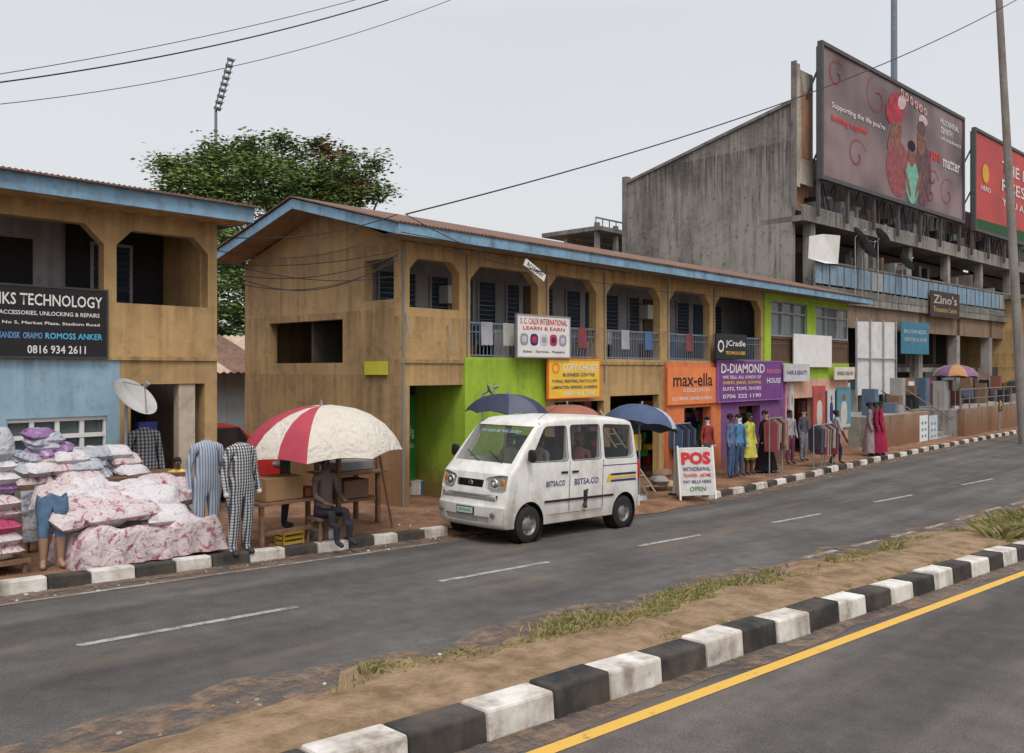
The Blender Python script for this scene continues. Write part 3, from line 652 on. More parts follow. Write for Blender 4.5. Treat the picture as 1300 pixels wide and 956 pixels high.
mb.poly([(a[0],-1.25,a[1]),((a[0]+c[0])/2,-1.18,a[1]+.25),(c[0]-.1,-1.35,a[1]+.3),(c[0],-1.2,c[1]),((a[0]+c[0])/2,-1.3,c[1]-.1),(a[0]-.1,-1.25,c[1])],0)
for k in range(110):
    u=random.uniform(1.5,26); mb.box(u,random.uniform(-.9,.8),3.4,u+random.uniform(.1,.6),.9,3.4+random.uniform(.5,2.4),random.randint(1,4))
for k in range(90):
    u=random.uniform(1,30); mb.box(u,-.4,6.9,u+random.uniform(.1,.5),.3,6.9+random.uniform(.4,1.3),random.randint(1,4))
for k in range(50):
    u=random.uniform(2,30); mb.cyl((u,-.5,6.9),(u+random.uniform(-1,1),-.5,8.6),.03,m=3)
mb.build('gallery_clutter',[WHT,CONCD,mat('clutter_brown',(.14,.09,.06)),BLK,mat('clutter_grey',(.22,.22,.23))],C)
a=onC(1180,357,-1.2);c=onC(1217,385,-1.2)
board('x',a[0],c[0],2.9,4.3,-1.25,mat('brown_board',(.06,.035,.03)),[("Zino's",.1,.9,.7,.35,mat('sign_pale',(.4,.4,.38))),('Transaction Centre',.1,.9,.3,.2,mat('sign_tan',(.4,.3,.12)))],parent=C)
a=onC(1143,415,-1.2);c=onC(1178,450,-1.2)
board('x',a[0],c[0],c[1],a[1]+.3,-1.25,mat('teal_board',(.05,.18,.27)),[('BUSINESS',.1,.9,.7,.12,mat('sign_pale',(.4,.4,.38))),('CENTRE & GYM',.1,.9,.45,.12,mat('sign_pale',(.4,.4,.38)))],parent=C)
mb=MB()
for k in range(14):
    u=3+k*2.6; mb.box(u,-.6,-3.2,u+1.6,-.5,-.4+.3*(k%3),k%4); mb.box(u+.3,-.66,-1.2,u+1.3,-.6,-.6,4+k%3)
mb.build('kiosk_fronts',[DARK2,mat('kiosk_blue',(.1,.18,.26)),DARK,mat('kiosk_brown',(.2,.13,.09)),WHT,RED,YEL],C)
def dish(name,c,r,aim,pole_z,m=None):
    e=empty(name); mb=MB(); q=Vector(aim).normalized().to_track_quat('Z','Y').to_matrix(); n=24;vs=[]
    for j in range(6):
        rr=r*j/5
        for i in range(n):
            t=2*math.pi*i/n; vs.append(Vector(c)+q@Vector((rr*math.cos(t),rr*math.sin(t),.35*rr*rr/r)))
    mb.add(vs,[[j*n+i,j*n+(i+1)%n,(j+1)*n+(i+1)%n,(j+1)*n+i] for j in range(5) for i in range(n)],0)
    f=Vector(c)+q@Vector((0,0,r*.95)); mb.cyl(Vector(c)+q@Vector((0,-r*.9,.25*r)),f,.012,m=1); mb.cyl(Vector(c)+q@Vector((0,r*.9,.25*r)),f,.008,m=1); mb.cyl(f,f+q@Vector((0,0,.08)),.035,m=1)
    b_=Vector(c)-q@Vector((0,0,.12)); mb.cyl(c,b_,.03,m=1); mb.cyl(b_,(b_.x,b_.y,pole_z),.025,m=1)
    mb.build('dish',[m or mat('dish_grey',(.45,.45,.44),.6),STEEL],e,smooth=True); return e
dish('satellite_dish',atY(166,510,13.0),.36,(.30,-.62,.62),-2.6)
dish('satellite_dish',atY(620,496,12.5),.15,(.5,-.6,.4),-1.2,mat('dish_dark',(.15,.2,.17)))
for p,r_ in [((1092,318),.62),((1112,303),.5),((1143,336),.5),((1083,300),.4)]:
    u,z=onC(*p,-1.3); P=C.matrix_basis@Vector((u,-1.5,z)); dish('satellite_dish',tuple(P),r_,(.5,-.6,.6),3.4,mat('dish_mesh',(.11,.11,.12),.6))
def billboard(name,pa,pb,z0,z1,base,art):
    e=empty(name,C0,(0,0,CR)); u0=onC(pa,0,-1)[0]; u1=onC(pb,0,-1)[0]
    mb=MB(); mb.box(u0,-1.0,z0,u1,-.9,z1,0)
    f=.18
    mb.box(u0-f,-1.08,z0-f,u0,-.85,z1+f,1); mb.box(u1,-1.08,z0-f,u1+f,-.85,z1+f,1); mb.box(u0,-1.08,z1,u1,-.85,z1+f,1); mb.box(u0,-1.08,z0-f,u1,-.85,z0,1)
    n=int((u1-u0)/2.5)
    for i in range(n+1):
        u=u0+(u1-u0)*i/n
        mb.box(u-.07,-.88,6.9,u+.07,-.74,z1,1); mb.cyl((u,-.8,z1-1),(u,1.6,z0),.05,m=1)
        if i<n: mb.cyl((u,-.8,z0),(u+(u1-u0)/n,-.8,z1),.04,m=1)
    mb.build('frame',[base,mat('billboard_steel',(.07,.07,.075),.6)],e)
    art(e,u0,u1,z0,z1); return e
def art1(e,u0,u1,z0,z1):
    W=u1-u0;H=z1-z0; y=-1.01
    def P(a,b): return (u0+W*a,y,z0+H*b)
    WL=mat('bb_white',(.6,.6,.6)); 
    text(e,"Supporting the life you're",u0+W*.05,u0+W*.38,z0+H*.57,H*.06,y-.02,WL); text(e,"building together",u0+W*.05,u0+W*.27,z0+H*.47,H*.065,y-.02,mat('bb_red',(.6,.04,.05)))
    text(e,"PRUDENTIAL",u0+W*.80,u0+W*.96,z0+H*.88,H*.055,y-.02,WL); text(e,"ZENITH",u0+W*.80,u0+W*.90,z0+H*.80,H*.055,y-.02,WL); text(e,"LIFE INSURANCE",u0+W*.80,u0+W*.98,z0+H*.72,H*.03,y-.02,WL)
    text(e,"you",u0+W*.71,u0+W*.80,z0+H*.50,H*.12,y-.02,mat('bb_red',(.6,.04,.05))); text(e,"matter",u0+W*.82,u0+W*.97,z0+H*.50,H*.10,y-.02,WL)
    mb=MB()
    def disc(a,b,ra,rb,m,k=0,ang=0):
        c=P(a,b); vs=[]
        for i in range(28):
            t=2*math.pi*i/28; x=ra*H*math.cos(t);z=rb*H*math.sin(t); vs.append((c[0]+x*math.cos(ang)-z*math.sin(ang),y-.003-k*.0015,c[2]+x*math.sin(ang)+z*math.cos(ang)))
        mb.poly(vs,m)
    disc(.475,.27,.24,.25,2,0); disc(.66,.30,.20,.30,3,1); disc(.66,.52,.10,.12,3,1.5)
    disc(.465,.50,.05,.12,1,2); disc(.465,.62,.10,.14,1,3); disc(.462,.80,.17,.13,0,4,.25); disc(.41,.72,.06,.09,0,5,.5); disc(.50,.87,.09,.06,7,4.5,.4)
    disc(.645,.60,.085,.13,1,6); disc(.65,.72,.09,.07,3,7,.1); disc(.66,.80,.10,.05,7,6.5)
    disc(.575,.20,.15,.20,5,8); disc(.57,.43,.075,.10,1,9); disc(.572,.52,.08,.05,4,10)
    disc(.42,.52,.03,.13,1,8.5,-.5); disc(.54,.18,.03,.14,1,11,.5); disc(.62,.19,.03,.14,1,11,-.5)
    for a,b in((.447,.64),(.482,.64),(.632,.61),(.66,.61),(.558,.44),(.584,.44)): disc(a,b,.010,.007,4,12)
    for a,b in((.465,.56),(.647,.545),(.572,.385)): disc(a,b,.028,.010,6,12)
    for k in range(6): disc(.50+.035*k,.95-.012*k,.034,.04,7,13,.3*k); 
    for k in range(6): disc(.50+.035*k,.95-.012*k,.02,.022,0,14)
    for cx,cz,s,ph in((.74,.30,.12,0),(.72,.14,.10,2),(.86,.2,.2,1),(.2,.25,.18,.5),(.33,.8,.22,2),(.08,.82,.15,1)):
        for k in range(40):
            t=ph+k*.16; r=s*(1-k/50); disc(cx+r*math.cos(t)*.35,cz+r*math.sin(t)*.8,.007,.007,0,11)
    mb.build('artwork',[mat('bb_crimson',(.33,.025,.04),.6,.4,2),mat('bb_skin',(.19,.085,.05),.6,.3,2),mat('bb_dress',(.24,.06,.07),.6,.4,3),mat('bb_gown',(.10,.05,.06),.6,.5,3),mat('bb_black',(.012,.01,.01)),mat('bb_green',(.14,.36,.28),.6,.3,3),mat('bb_lip',(.3,.06,.06)),mat('bb_petal',(.5,.38,.38),.6,.3,4)],e,norm=False)
def bbbase():
    m,n,b=nt('billboard_print'); N=n.nodes;L=n.links
    tc=N.new('ShaderNodeTexCoord'); no=N.new('ShaderNodeTexNoise'); no.inputs['Scale'].default_value=.25; no.inputs['Detail'].default_value=2; L.new(tc.outputs['Object'],no.inputs['Vector'])
    r=N.new('ShaderNodeValToRGB'); r.color_ramp.elements[0].position=.38; r.color_ramp.elements[0].color=(.055,.03,.035,1); r.color_ramp.elements[1].position=.62; r.color_ramp.elements[1].color=(.22,.15,.155,1)
    L.new(no.outputs['Fac'],r.inputs[0]); L.new(r.outputs[0],b.inputs['Base Color']); b.inputs['Roughness'].default_value=.5; return m
billboard('billboard',1044,1222,8.7,14.5,bbbase(),art1)
def art2(e,u0,u1,z0,z1):
    W=u1-u0;H=z1-z0;y=-1.03; WL=mat('bb_white',(.6,.6,.6))
    text(e,"THE LION",u0+W*.27,u0+W*.75,z0+H*.76,H*.13,y,WL); text(e,"RISES FOR",u0+W*.27,u0+W*.8,z0+H*.56,H*.13,y,WL); text(e,"YOU ALL",u0+W*.27,u0+W*.6,z0+H*.38,H*.08,y,WL)
    mb=MB(); c=(u0+W*.10,z0+H*.6); mb.poly([(c[0]+H*.10*math.cos(t/16*math.pi),y,c[1]+H*.10*math.sin(t/16*math.pi)) for t in range(32)],0)
    mb.poly([(u0,y+.01,z0),(u1,y+.01,z0),(u1,y+.01,z0+H*.16),(u0,y+.01,z0+H*.1)],1); mb.build('artwork',[mat('bb_gold',(.6,.33,.05)),mat('bb_darkgreen',(.02,.08,.03))],e,norm=False)
    text(e,"HERO",u0+W*.05,u0+W*.15,z0+H*.44,H*.05,y-.01,WL)
billboard('billboard',1238,1345,8.5,14.3,mat('billboard_red',(.40,.04,.035),.5,.25,.3),art2)
# ------------------------------------------------------------------ things between B and C
BD=empty('advert_hoarding'); mb=MB(); a=atD(1086,408,37); c=atD(1136,500,39.5)
mb.poly([(a[0],a[1],a[2]),(c[0],c[1],a[2]+.1),(c[0],c[1],c[2]),(a[0],a[1],c[2])],0)
for k in range(4):
    s=k/3; x=a[0]+(c[0]-a[0])*s; y=a[1]+(c[1]-a[1])*s; mb.cyl((x,y-.06,c[2]-1.9),(x,y-.06,a[2]+.15),.035,m=1)
mb.cyl((a[0],a[1]-.06,(a[2]+c[2])/2),(c[0],c[1]-.06,(a[2]+c[2])/2),.03,m=1); mb.build('panel',[mat('bare_vinyl',(.6,.6,.6),.6,.12),STEEL],BD,norm=False)
T=empty('terrace_wall'); mb=MB(); YT=11.9
mb.box(33.5,YT,-3.2,39,YT+.3,-1.75,0); mb.box(33.5,YT+.3,-3.2,39,16,-1.8,1)
mb.box(42.2,YT-.5,-3.2,80,YT-.2,-1.75,0); mb.box(42.2,YT-.2,-3.2,80,16,-1.8,1)
for k in range(7): mb.box(39,YT+k*.3,-3.2,42.2,YT+(k+1)*.3,-2.95+k*.17,1)
mb.box(39,YT+2.1,-3.2,42.2,16,-1.8,1)
mb.build('walls',[wallmat('terrace_render',(.29,.19,.13),(.14,.1,.07),.8,ground=-2.6),CONC],T)
mb=MB()
for x in [39,40.5,42.1]+[43.5+i*1.5 for i in range(18)]:
    mb.cyl((x,YT-.35,-1.75),(x,YT-.35,-.85),.03)
mb.cyl((42.1,YT-.35,-.87),(70,YT-.35,-.87),.03); mb.cyl((42.1,YT-.35,-1.3),(70,YT-.35,-1.3),.02)
mb.cyl((39,YT,-2.2),(39,YT+2,-.9),.03); mb.cyl((42.1,YT,-2.2),(42.1,YT+2,-.9),.03)
mb.build('hand_rails',[mat('rusty_rail',(.18,.15,.14),.6)],T)
mb=MB()
for k in range(70):
    x=random.uniform(33.5,70); y=random.uniform(YT+.5,14.5); mb.box(x,y,-1.8,x+random.uniform(.2,.7),y+.5,-1.8+random.uniform(.3,1.5),random.randint(0,5))
mb.build('market_goods',[DARK2,mat('goods_brown',(.2,.12,.08)),mat('goods_blue',(.1,.15,.23)),mat('goods_grey',(.3,.3,.3)),DARK,mat('goods_red',(.2,.08,.06))],T)
e=empty('poster_row'); mb=MB()
for i,p in enumerate([1168,1180]): 
    a=atY(p,528,YT-.03);c=atY(p+10,560,YT-.03); mb.box(a[0],YT-.03,c[2],c[0],YT-.005,a[2],i)
    for j in range(3):
        for q in(-.2,.2): mb.ell(((a[0]+c[0])/2+q,YT-.035,c[2]+.25+j*.27),(.12,.01,.07),2)
mb.build('posters',[WHT,mat('poster_pale2',(.5,.55,.6)),mat('poster_cyan',(.12,.3,.42))],e)
D=empty('unfinished_building'); mb=MB(); p=atD(728,300,62)
for i in range(7):
    for k in range(4): mb.box(p[0]+.2+i*2.2,p[1]-2,-3+k*3.4,p[0]+.5+i*2.2,p[1]-1.7,.2+k*3.4,0)
for k in range(1,5): mb.box(p[0],p[1]-2.3,-3.6+k*3.35,p[0]+14,p[1]+3,-3.3+k*3.35,0)
mb.box(p[0]+.5,p[1]+1,-3,p[0]+14,p[1]+1.3,9.6,1)
for i in range(18): mb.cyl((p[0]+i*.8,p[1]-2,9.9),(p[0]+i*.8,p[1]-2,10.7),.04,m=0)
mb.box(p[0],p[1]-2.05,10.65,p[0]+14,p[1]-1.95,10.75,0)
mb.build('frame',[CONCD,CONC],D)
D=empty('roadside_building'); mb=MB(); mb.wall(62,90,-3.2,4.5,9.5,9.8,[(64+i*4,66.4+i*4,-3,-.6) for i in range(6)],0); mb.box(62,9.8,-3.2,62.3,18,4.5,0); mb.box(61.5,9,4.5,91,18.5,4.75,1); mb.box(62.3,11,-3.2,90,11.2,4.4,2)
mb.build('walls',[OCH,CONCD,DARK2],D)
D=empty('tin_roof_shed'); mb=MB()
mb.box(8.5,25,-3,20,25.2,.0,0)
for i in range(60):
    x=7+i*.24; mb.poly([(x,24.2,-.1),(x+.12,24.2,-.04),(x+.12,28,1.25),(x,28,1.19)],1+i//7%2); mb.poly([(x+.12,24.2,-.04),(x+.24,24.2,-.1),(x+.24,28,1.19),(x+.12,28,1.25)],1+i//7%2)
mb.box(10,24.95,-2.8,10.9,25,-.9,3); mb.box(12,24.95,-2,13,25,-1,3)
mb.build('shed',[wallmat('grey_blue_wall',(.26,.3,.32),(.15,.15,.15),.5,ground=-2.4),RUSTR,wallmat('pale_roof_sheet',(.45,.36,.28),(.3,.2,.14),.6),DARK],D,norm=False)
D=empty('boundary_wall'); mb=MB(); mb.box(-10,32,-3,45,32.2,-.3,0); mb.build('wall',[CONC],D)
# ------------------------------------------------------------------ tree
def tree(name,base,h,blobs,n,leafm,ls=.16):
    e=empty(name); mb=MB(); b=Vector(base)
    fork=b+Vector((0,0,h*.35)); mb.cyl(b,fork,.35,.25,10)
    for q in blobs:
        p=Vector(q[:3]); mid=(fork+p)/2+Vector((random.uniform(-.4,.4),random.uniform(-.4,.4),-.3)); mb.cyl(fork,mid,.13,.09,7); mb.cyl(mid,p,.09,.03,6)
        for k in range(7):
            d=Vector((random.gauss(0,1),random.gauss(0,1),random.gauss(0,.8))).normalized()*q[3]*.95; mb.cyl(p,p+d,.03,.008,5)
    mb.build('trunk',[mat('bark',(.10,.07,.05),.95,.3,6,.5)],e)
    mb=MB()
    tot=sum(q[3]**2 for q in blobs)
    for q in blobs:
        m_=int(n*q[3]**2/tot); nc=max(6,int(m_/55))
        for c in range(nc):
            d=Vector((random.gauss(0,1),random.gauss(0,1),random.gauss(0,1))).normalized(); rr=q[3]*random.choice([random.uniform(.5,.9),random.uniform(.8,1.1),random.uniform(.9,1.3)])
            cc=Vector(q[:3])+Vector((d.x*rr,d.y*rr,d.z*rr*.85)); cs=random.uniform(.16,.38)
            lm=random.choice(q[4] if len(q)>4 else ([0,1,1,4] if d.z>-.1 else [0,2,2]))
            for k in range(55):
                p=cc+Vector((random.gauss(0,cs*1.2),random.gauss(0,cs*1.2),random.gauss(0,cs*.5)-.1*random.random()))
                s=ls*random.uniform(.5,1.3); R_=Matrix.Rotation(random.uniform(0,6.28),3,'Z')@Matrix.Rotation(random.gauss(.6,.6),3,'X')
                mb.add([p+R_@Vector(v) for v in((-s,0,0),(0,-s*.38,0),(s,0,-s*.25),(0,s*.38,0))],[(0,1,2,3)],lm if random.random()<.75 else random.choice([0,1,2]))
    mb.build('foliage',leafm,e,norm=False)
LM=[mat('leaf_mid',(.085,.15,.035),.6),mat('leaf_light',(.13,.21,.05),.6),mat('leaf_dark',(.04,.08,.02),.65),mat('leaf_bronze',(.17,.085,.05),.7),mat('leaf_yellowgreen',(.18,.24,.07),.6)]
def Tp(px,py,d,r,*a): 
    p=atD(px,py,d); return (*p,r*d/1100,*a)
bl=[Tp(248,238,34,36),Tp(285,215,35,34),Tp(320,200,36,26),Tp(345,232,34,36),Tp(375,200,36,20),Tp(395,232,35,30),Tp(425,228,35,30,[3,0,2,1]),Tp(458,226,36,22,[0,3,2,1]),Tp(408,188,35.5,15,[3,3,2]),Tp(436,196,35.5,13,[3,3,0]),Tp(285,262,34,34),Tp(222,214,34,14),Tp(212,210,34,8),Tp(370,258,35,36),Tp(435,258,35,26),Tp(476,205,36,12),Tp(484,245,36,10),Tp(300,320,34,38),Tp(290,375,33,34),Tp(300,410,33,30),Tp(318,180,35,10),Tp(355,176,35,9),Tp(262,192,35,14),Tp(235,262,34,16)]
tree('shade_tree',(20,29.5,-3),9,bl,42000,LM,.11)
# ------------------------------------------------------------------ masts, poles, wires
e=empty('floodlight_mast'); mb=MB(); b=atD(275,470,60); top=atD(274,140,60)
mb.cyl((b[0],b[1],-4),top,.18,.1,8); 
pa=Vector(atD(275,138,60));pb=Vector(atD(292,76,60)); d=(pb-pa)
side=Vector((SA,-CA,0))
for s in(-.12,.22): mb.cyl(pa+side*s,pb+side*s,.05)
for k in range(9):
    p=pa+d*(k/8); mb.obox(p+side*.05,(.36,.36,.16),Matrix.Rotation(R(35),3,'X'),1); mb.cyl(p-side*.2,p+side*.4,.035)
mb.build('mast',[mat('mast_steel',(.18,.19,.21)),mat('lamp_housing',(.12,.12,.13))],e)
e=empty('floodlight_mast'); mb=MB(); b=atD(1135,110,75); mb.cyl((b[0],b[1],-4),(b[0],b[1],36),.33,.26,10); mb.build('mast',[mat('mast_blue_grey',(.15,.19,.24),.5)],e,smooth=True)
e=empty('utility_pole'); mb=MB(); pb=Vector(atD(1300,560,36)); pt=Vector(atD(1266,-40,36)); mb.cyl((pb.x,pb.y,-3.1),pt,.2,.13,12); mb.build('pole',[wallmat('pole_concrete',(.24,.225,.21),(.13,.11,.1),.6)],e,smooth=True)
WM=mat('cable_black',(.02,.02,.022),.6)
def wire(name,p,q,sag,r=.012,parent=None):
    p=Vector(p);q=Vector(q); c=bpy.data.curves.new(name,'CURVE'); c.dimensions='3D'; c.bevel_depth=r; c.bevel_resolution=1; s=c.splines.new('POLY'); n=32; s.points.add(n)
    for i in range(n+1):
        t=i/n; v=p.lerp(q,t); v.z-=4*sag*t*(1-t); s.points[i].co=(*v,1)
    c.materials.append(WM); o=bpy.data.objects.new(name,c); COL.objects.link(o); o.parent=parent; return o
OW=empty('overhead_cables')
wire('cable',atD(515,272,15.9),atD(1345,-32,34),.75,.016,OW)
wire('cable',atD(-60,112,14),atD(620,-45,20),.35,.013,OW); wire('cable',atD(-60,103,14),atD(620,-52,20),.25,.007,OW); wire('cable',atD(-60,138,14.5),atD(620,-20,20),.45,.007,OW)
for i,(ya,yb,sg) in enumerate([(345,323,.25),(352,330,.36),(300,272,.18),(330,350,.2),(340,325,.5),(318,290,.3),(335,318,.12)]):
    wire('cable',atD(276,ya,14.6),atD(505,yb,15.9),sg,.008 if i%2 else .010,OW)
wire('cable',atD(515,272,15.9),atD(690,345,17.5),.12,.008,OW); wire('cable',(XL,12.1,2.5),(XR,12.1,2.45),.15,.008,OW); wire('cable',(XL,12.12,2.4),(XR-9,12.1,2.2),.3,.007,OW)
# ------------------------------------------------------------------ figures
def seg_d(p,a,b):
    ab=b-a; t=max(0,min(1,(p-a).dot(ab)/max(1e-9,ab.length_squared))); return (p-(a+ab*t)).length
SK=mat('skin_dark',(.085,.042,.025),.55,.05); HAIR=mat('hair_black',(.012,.011,.011),.8); SHOE=mat('shoe_dark',(.04,.03,.03),.6)
MANN=mat('mannequin_beige',(.36,.22,.15),.4,.04); MANW=mat('mannequin_white',(.6,.57,.53),.4,.04)
def figure(name,loc,yaw=0,h=1.7,pose='stand',top=None,bot=None,skin=None,head=True,sleeve='long',legs='long',skirt=None,fingers=False,wrap=None,loose=1.0,parent=None,feet=None,cutz=None):
    skin=skin or SK; k=h/1.72
    J={};E=[]
    def add(n,p,r): J[n]=(Vector(p),r)
    sit=pose=='sit'
    dz=-.42 if sit else 0
    add('pel',(0,0,.93+dz),.125*loose); add('spi',(0,0.0,1.08+dz),.115*loose); add('che',(0,0,1.26+dz),.13*loose); add('nb',(0,0,1.42+dz),.075); add('nk',(0,-.01,1.50+dz),.052)
    ch=[('pel','spi','t'),('spi','che','t'),('che','nb','t'),('nb','nk','s')]
    if head:
        add('jaw',(0,-.025,1.575+dz),.068); add('cra',(0,.0,1.645+dz),.082); ch+=[('nk','jaw','s'),('jaw','cra','s')]
    for s,n in((-1,'L'),(1,'R')):
        add('sh'+n,(s*.165,0,1.40+dz),.062*loose)
        if sit: el=(s*.22,-.06,1.14+dz); wr=(s*.17,-.28,1.06+dz); pm=(s*.16,-.36,1.05+dz)
        elif pose=='walk': el=(s*.22,.06*s,1.13); wr=(s*.23,-.05+.12*s,.89); pm=(s*.235,-.08+.13*s,.81)
        else: el=(s*.225,.02,1.13); wr=(s*.25,-.05,.88); pm=(s*.255,-.07,.80)
        add('el'+n,el,.046*loose); add('wr'+n,wr,.031*(loose if sleeve=='long' else 1)); add('pm'+n,pm,.036)
        ch+=[('nb','sh'+n,'t'),('sh'+n,'el'+n,'t'),('el'+n,'wr'+n,'t' if sleeve=='long' else 's'),('wr'+n,'pm'+n,'s')]
        d=(Vector(pm)-Vector(wr)).normalized(); sd=Vector((0,-1,0)) if not sit else Vector((-s,0,0))
        if fingers:
            for i,(o,l) in enumerate([(-.028,.075),(-.01,.085),(.01,.08),(.027,.062)]):
                a=Vector(pm)+d*.035+sd*o; add(f'f{i}a{n}',a,.0095); add(f'f{i}b{n}',a+d*l*.55+Vector((-s*.01,0,0)),.009); add(f'f{i}c{n}',a+d*l*.9+Vector((-s*.03,0,0)),.008)
                ch+=[('pm'+n,f'f{i}a{n}','s'),(f'f{i}a{n}',f'f{i}b{n}','s'),(f'f{i}b{n}',f'f{i}c{n}','s')]
            a=Vector(pm)+sd*.04-d*.01; add('ta'+n,a,.011); add('tb'+n,a+d*.04+sd*.02,.009); ch+=[('pm'+n,'ta'+n,'s'),('ta'+n,'tb'+n,'s')]
        add('hp'+n,(s*.09,0,.87+dz),.095*loose)
        if sit: kn=(s*.12,-.42,.50); an=(s*.12,-.40,.09); to=(s*.13,-.55,.04)
        elif pose=='walk': kn=(s*.09,-.08-.1*s,.49); an=(s*.09,-.2*s+.06,.10); to=(s*.1,-.2*s-.10,.045)
        else: kn=(s*.10,-.01,.49); an=(s*.105,.02,.09); to=(s*.125,-.13,.04)
        add('kn'+n,kn,.064*loose); add('an'+n,an,.043*(loose if legs=='long' else 1)); add('to'+n,to,.036)
        ch+=[('pel','hp'+n,'b'),('hp'+n,'kn'+n,'b'),('kn'+n,'an'+n,'b' if legs=='long' else 's'),('an'+n,'to'+n,'f')]
    names=list(J); me=bpy.data.meshes.new(name); me.from_pydata([J[n][0] for n in names],[(names.index(a),names.index(b)) for a,b,_ in ch],[])
    o=bpy.data.objects.new(name,me); COL.objects.link(o)
    m=o.modifiers.new('s','SKIN'); m.use_smooth_shade=True
    sv=me.skin_vertices[0].data
    for i,n in enumerate(names): sv[i].radius=(J[n][1],J[n][1]); sv[i].use_root=(n=='pel')
    ss=o.modifiers.new('ss','SUBSURF'); ss.levels=1 if not fingers else 2; ss.render_levels=ss.levels
    apply_mods(o); me=o.data; me.materials.clear()
    mt={'s':0,'t':1,'b':2,'f':3}
    for mm in (skin,top or skin,bot or skin,feet or SHOE,HAIR,WHT,wrap or HAIR,mat('lip',(.12,.04,.035))): me.materials.append(mm)
    for v in me.vertices:
        if .75+dz<v.co.z<1.46+dz and abs(v.co.x)<.2: v.co.y*=.78; v.co.x*=1.12
    for p in me.polygons:
        c=p.center; best=min(ch,key=lambda q:seg_d(c,J[q[0]][0],J[q[1]][0])-.5*(J[q[0]][1]+J[q[1]][1])); p.material_index=mt[best[2]]; p.use_smooth=True
        if head and c.z>1.6+dz and (c.y>-.02 or c.z>1.69+dz) and abs(c.x)<.12: p.material_index=6 if wrap else 4
    mb=MB()
    if head:
        z=1.63+dz
        for s in(-1,1):
            mb.ell((s*.03,-.078,z),(.014,.008,.008),5,8,6); mb.ell((s*.03,-.086,z),(.006,.004,.006),4,6,4); mb.ell((s*.082,0,z-.01),(.012,.022,.03),0,8,6)
        mb.ell((0,-.094,z-.03),(.013,.02,.022),0,8,6); mb.ell((0,-.088,z-.068),(.026,.01,.01),7,8,6)
        mb.ell((0,.018,z+.03),(.09,.1,.085),6 if wrap else 4,14,8,jit=.03)
        if wrap: mb.ell((0,.03,z+.09),(.10,.11,.06),6,12,8,jit=.06)
    if skirt:
        z1,z0,r1,r0=skirt; n=20; vs=[]
        for j in range(6):
            t=j/5
            for i in range(n):
                a=2*math.pi*i/n; r=(r1+(r0-r1)*t)*(1+.06*t*math.sin(a*5)); vs.append((r*math.cos(a)*1.1,r*math.sin(a)*.85,z1+(z0-z1)*t))
        mb.add(vs,[[j*n+i,j*n+(i+1)%n,(j+1)*n+(i+1)%n,(j+1)*n+i] for j in range(5) for i in range(n)],2)
    if mb.v:
        x=mb.build('x',list(me.materials),None,smooth=True,norm=True)
        bm=bmesh.new(); bm.from_mesh(me); bm.from_mesh(x.data); bm.to_mesh(me); bm.free(); bpy.data.objects.remove(x)
    if cutz:
        bm=bmesh.new(); bm.from_mesh(me); bmesh.ops.delete(bm,geom=[v for v in bm.verts if v.co.z>cutz or abs(v.co.x)>.21],context='VERTS'); bm.to_mesh(me); bm.free()
    M=Matrix.Translation(loc)@Matrix.Rotation(yaw,4,'Z')@Matrix.Scale(k,4)
    o.matrix_basis=M
    if parent: o.parent=parent
    return o
def cloth(n,c,v=.12): return mat('cloth_'+n,c,.9,v,6,spec=.1)
ST1=stripemat('pyjama_blue_stripe',(.36,.40,.47),(.17,.2,.28),9); ST2=stripemat('pyjama_check',(.5,.5,.5),(.09,.1,.13),8,True); ST3=stripemat('pyjama_grey_print',(.32,.32,.33),(.1,.1,.11),6,True)
p=onG(262,700,.09); figure('clothed_mannequin',p,-.1,1.72,top=ST1,bot=ST1,skin=MANW,head=False,loose=1.3)
p=onG(305,706,.09); figure('clothed_mannequin',p,.1,1.72,top=ST2,bot=ST2,skin=MANW,head=False,loose=1.3)
p=onG(183,672,.09); figure('clothed_mannequin',p,-.1,1.8,top=ST3,bot=ST3,skin=MANW,head=False,loose=1.3)
p=onG(150,664,.09); figure('clothed_mannequin',p,.35,1.7,top=cloth('black',(.02,.02,.025)),bot=cloth('black',(.02,.02,.025)),skin=MANW,head=False,loose=1.25)
p=onG(225,680,.09); figure('clothed_mannequin',p,-.3,1.15,top=cloth('child_yellow',(.6,.45,.1),.5),bot=cloth('white',(.6,.6,.6)),skin=SK,head=True,sleeve='short')
p=onG(66,722,.09); figure('shorts_mannequin',(p[0],p[1],p[2]),-.2,1.55,bot=cloth('denim',(.10,.17,.28),.4),top=cloth('denim',(.10,.17,.28),.4),skin=MANN,head=False,legs='short',sleeve='short',loose=1.2,feet=MANN,cutz=1.03)
p=onG(412,690,.09); figure('seated_trader',p,.1,1.68,'sit',top=cloth('brown_shirt',(.13,.10,.09)),bot=cloth('dark_trouser',(.03,.03,.04)),fingers=True)
sx,sy,sz=p; e=empty('stool'); mb=MB(); mb.box(sx-.2,sy-.16,sz+.36,sx+.2,sy+.2,sz+.40)
for a in(-.17,.17):
    for c in(-.13,.17): mb.cyl((sx+a,sy+c,sz),(sx+a*.9,sy+c*.9,sz+.36),.02)
mb.build('seat_and_legs',[WOOD],e)
p=onG(362,672,.09); figure('standing_trader',p,.9,1.62,'stand',top=cloth('green_dark',(.03,.09,.06)),bot=cloth('dark_trouser',(.03,.03,.04)),fingers=True,sleeve='short')
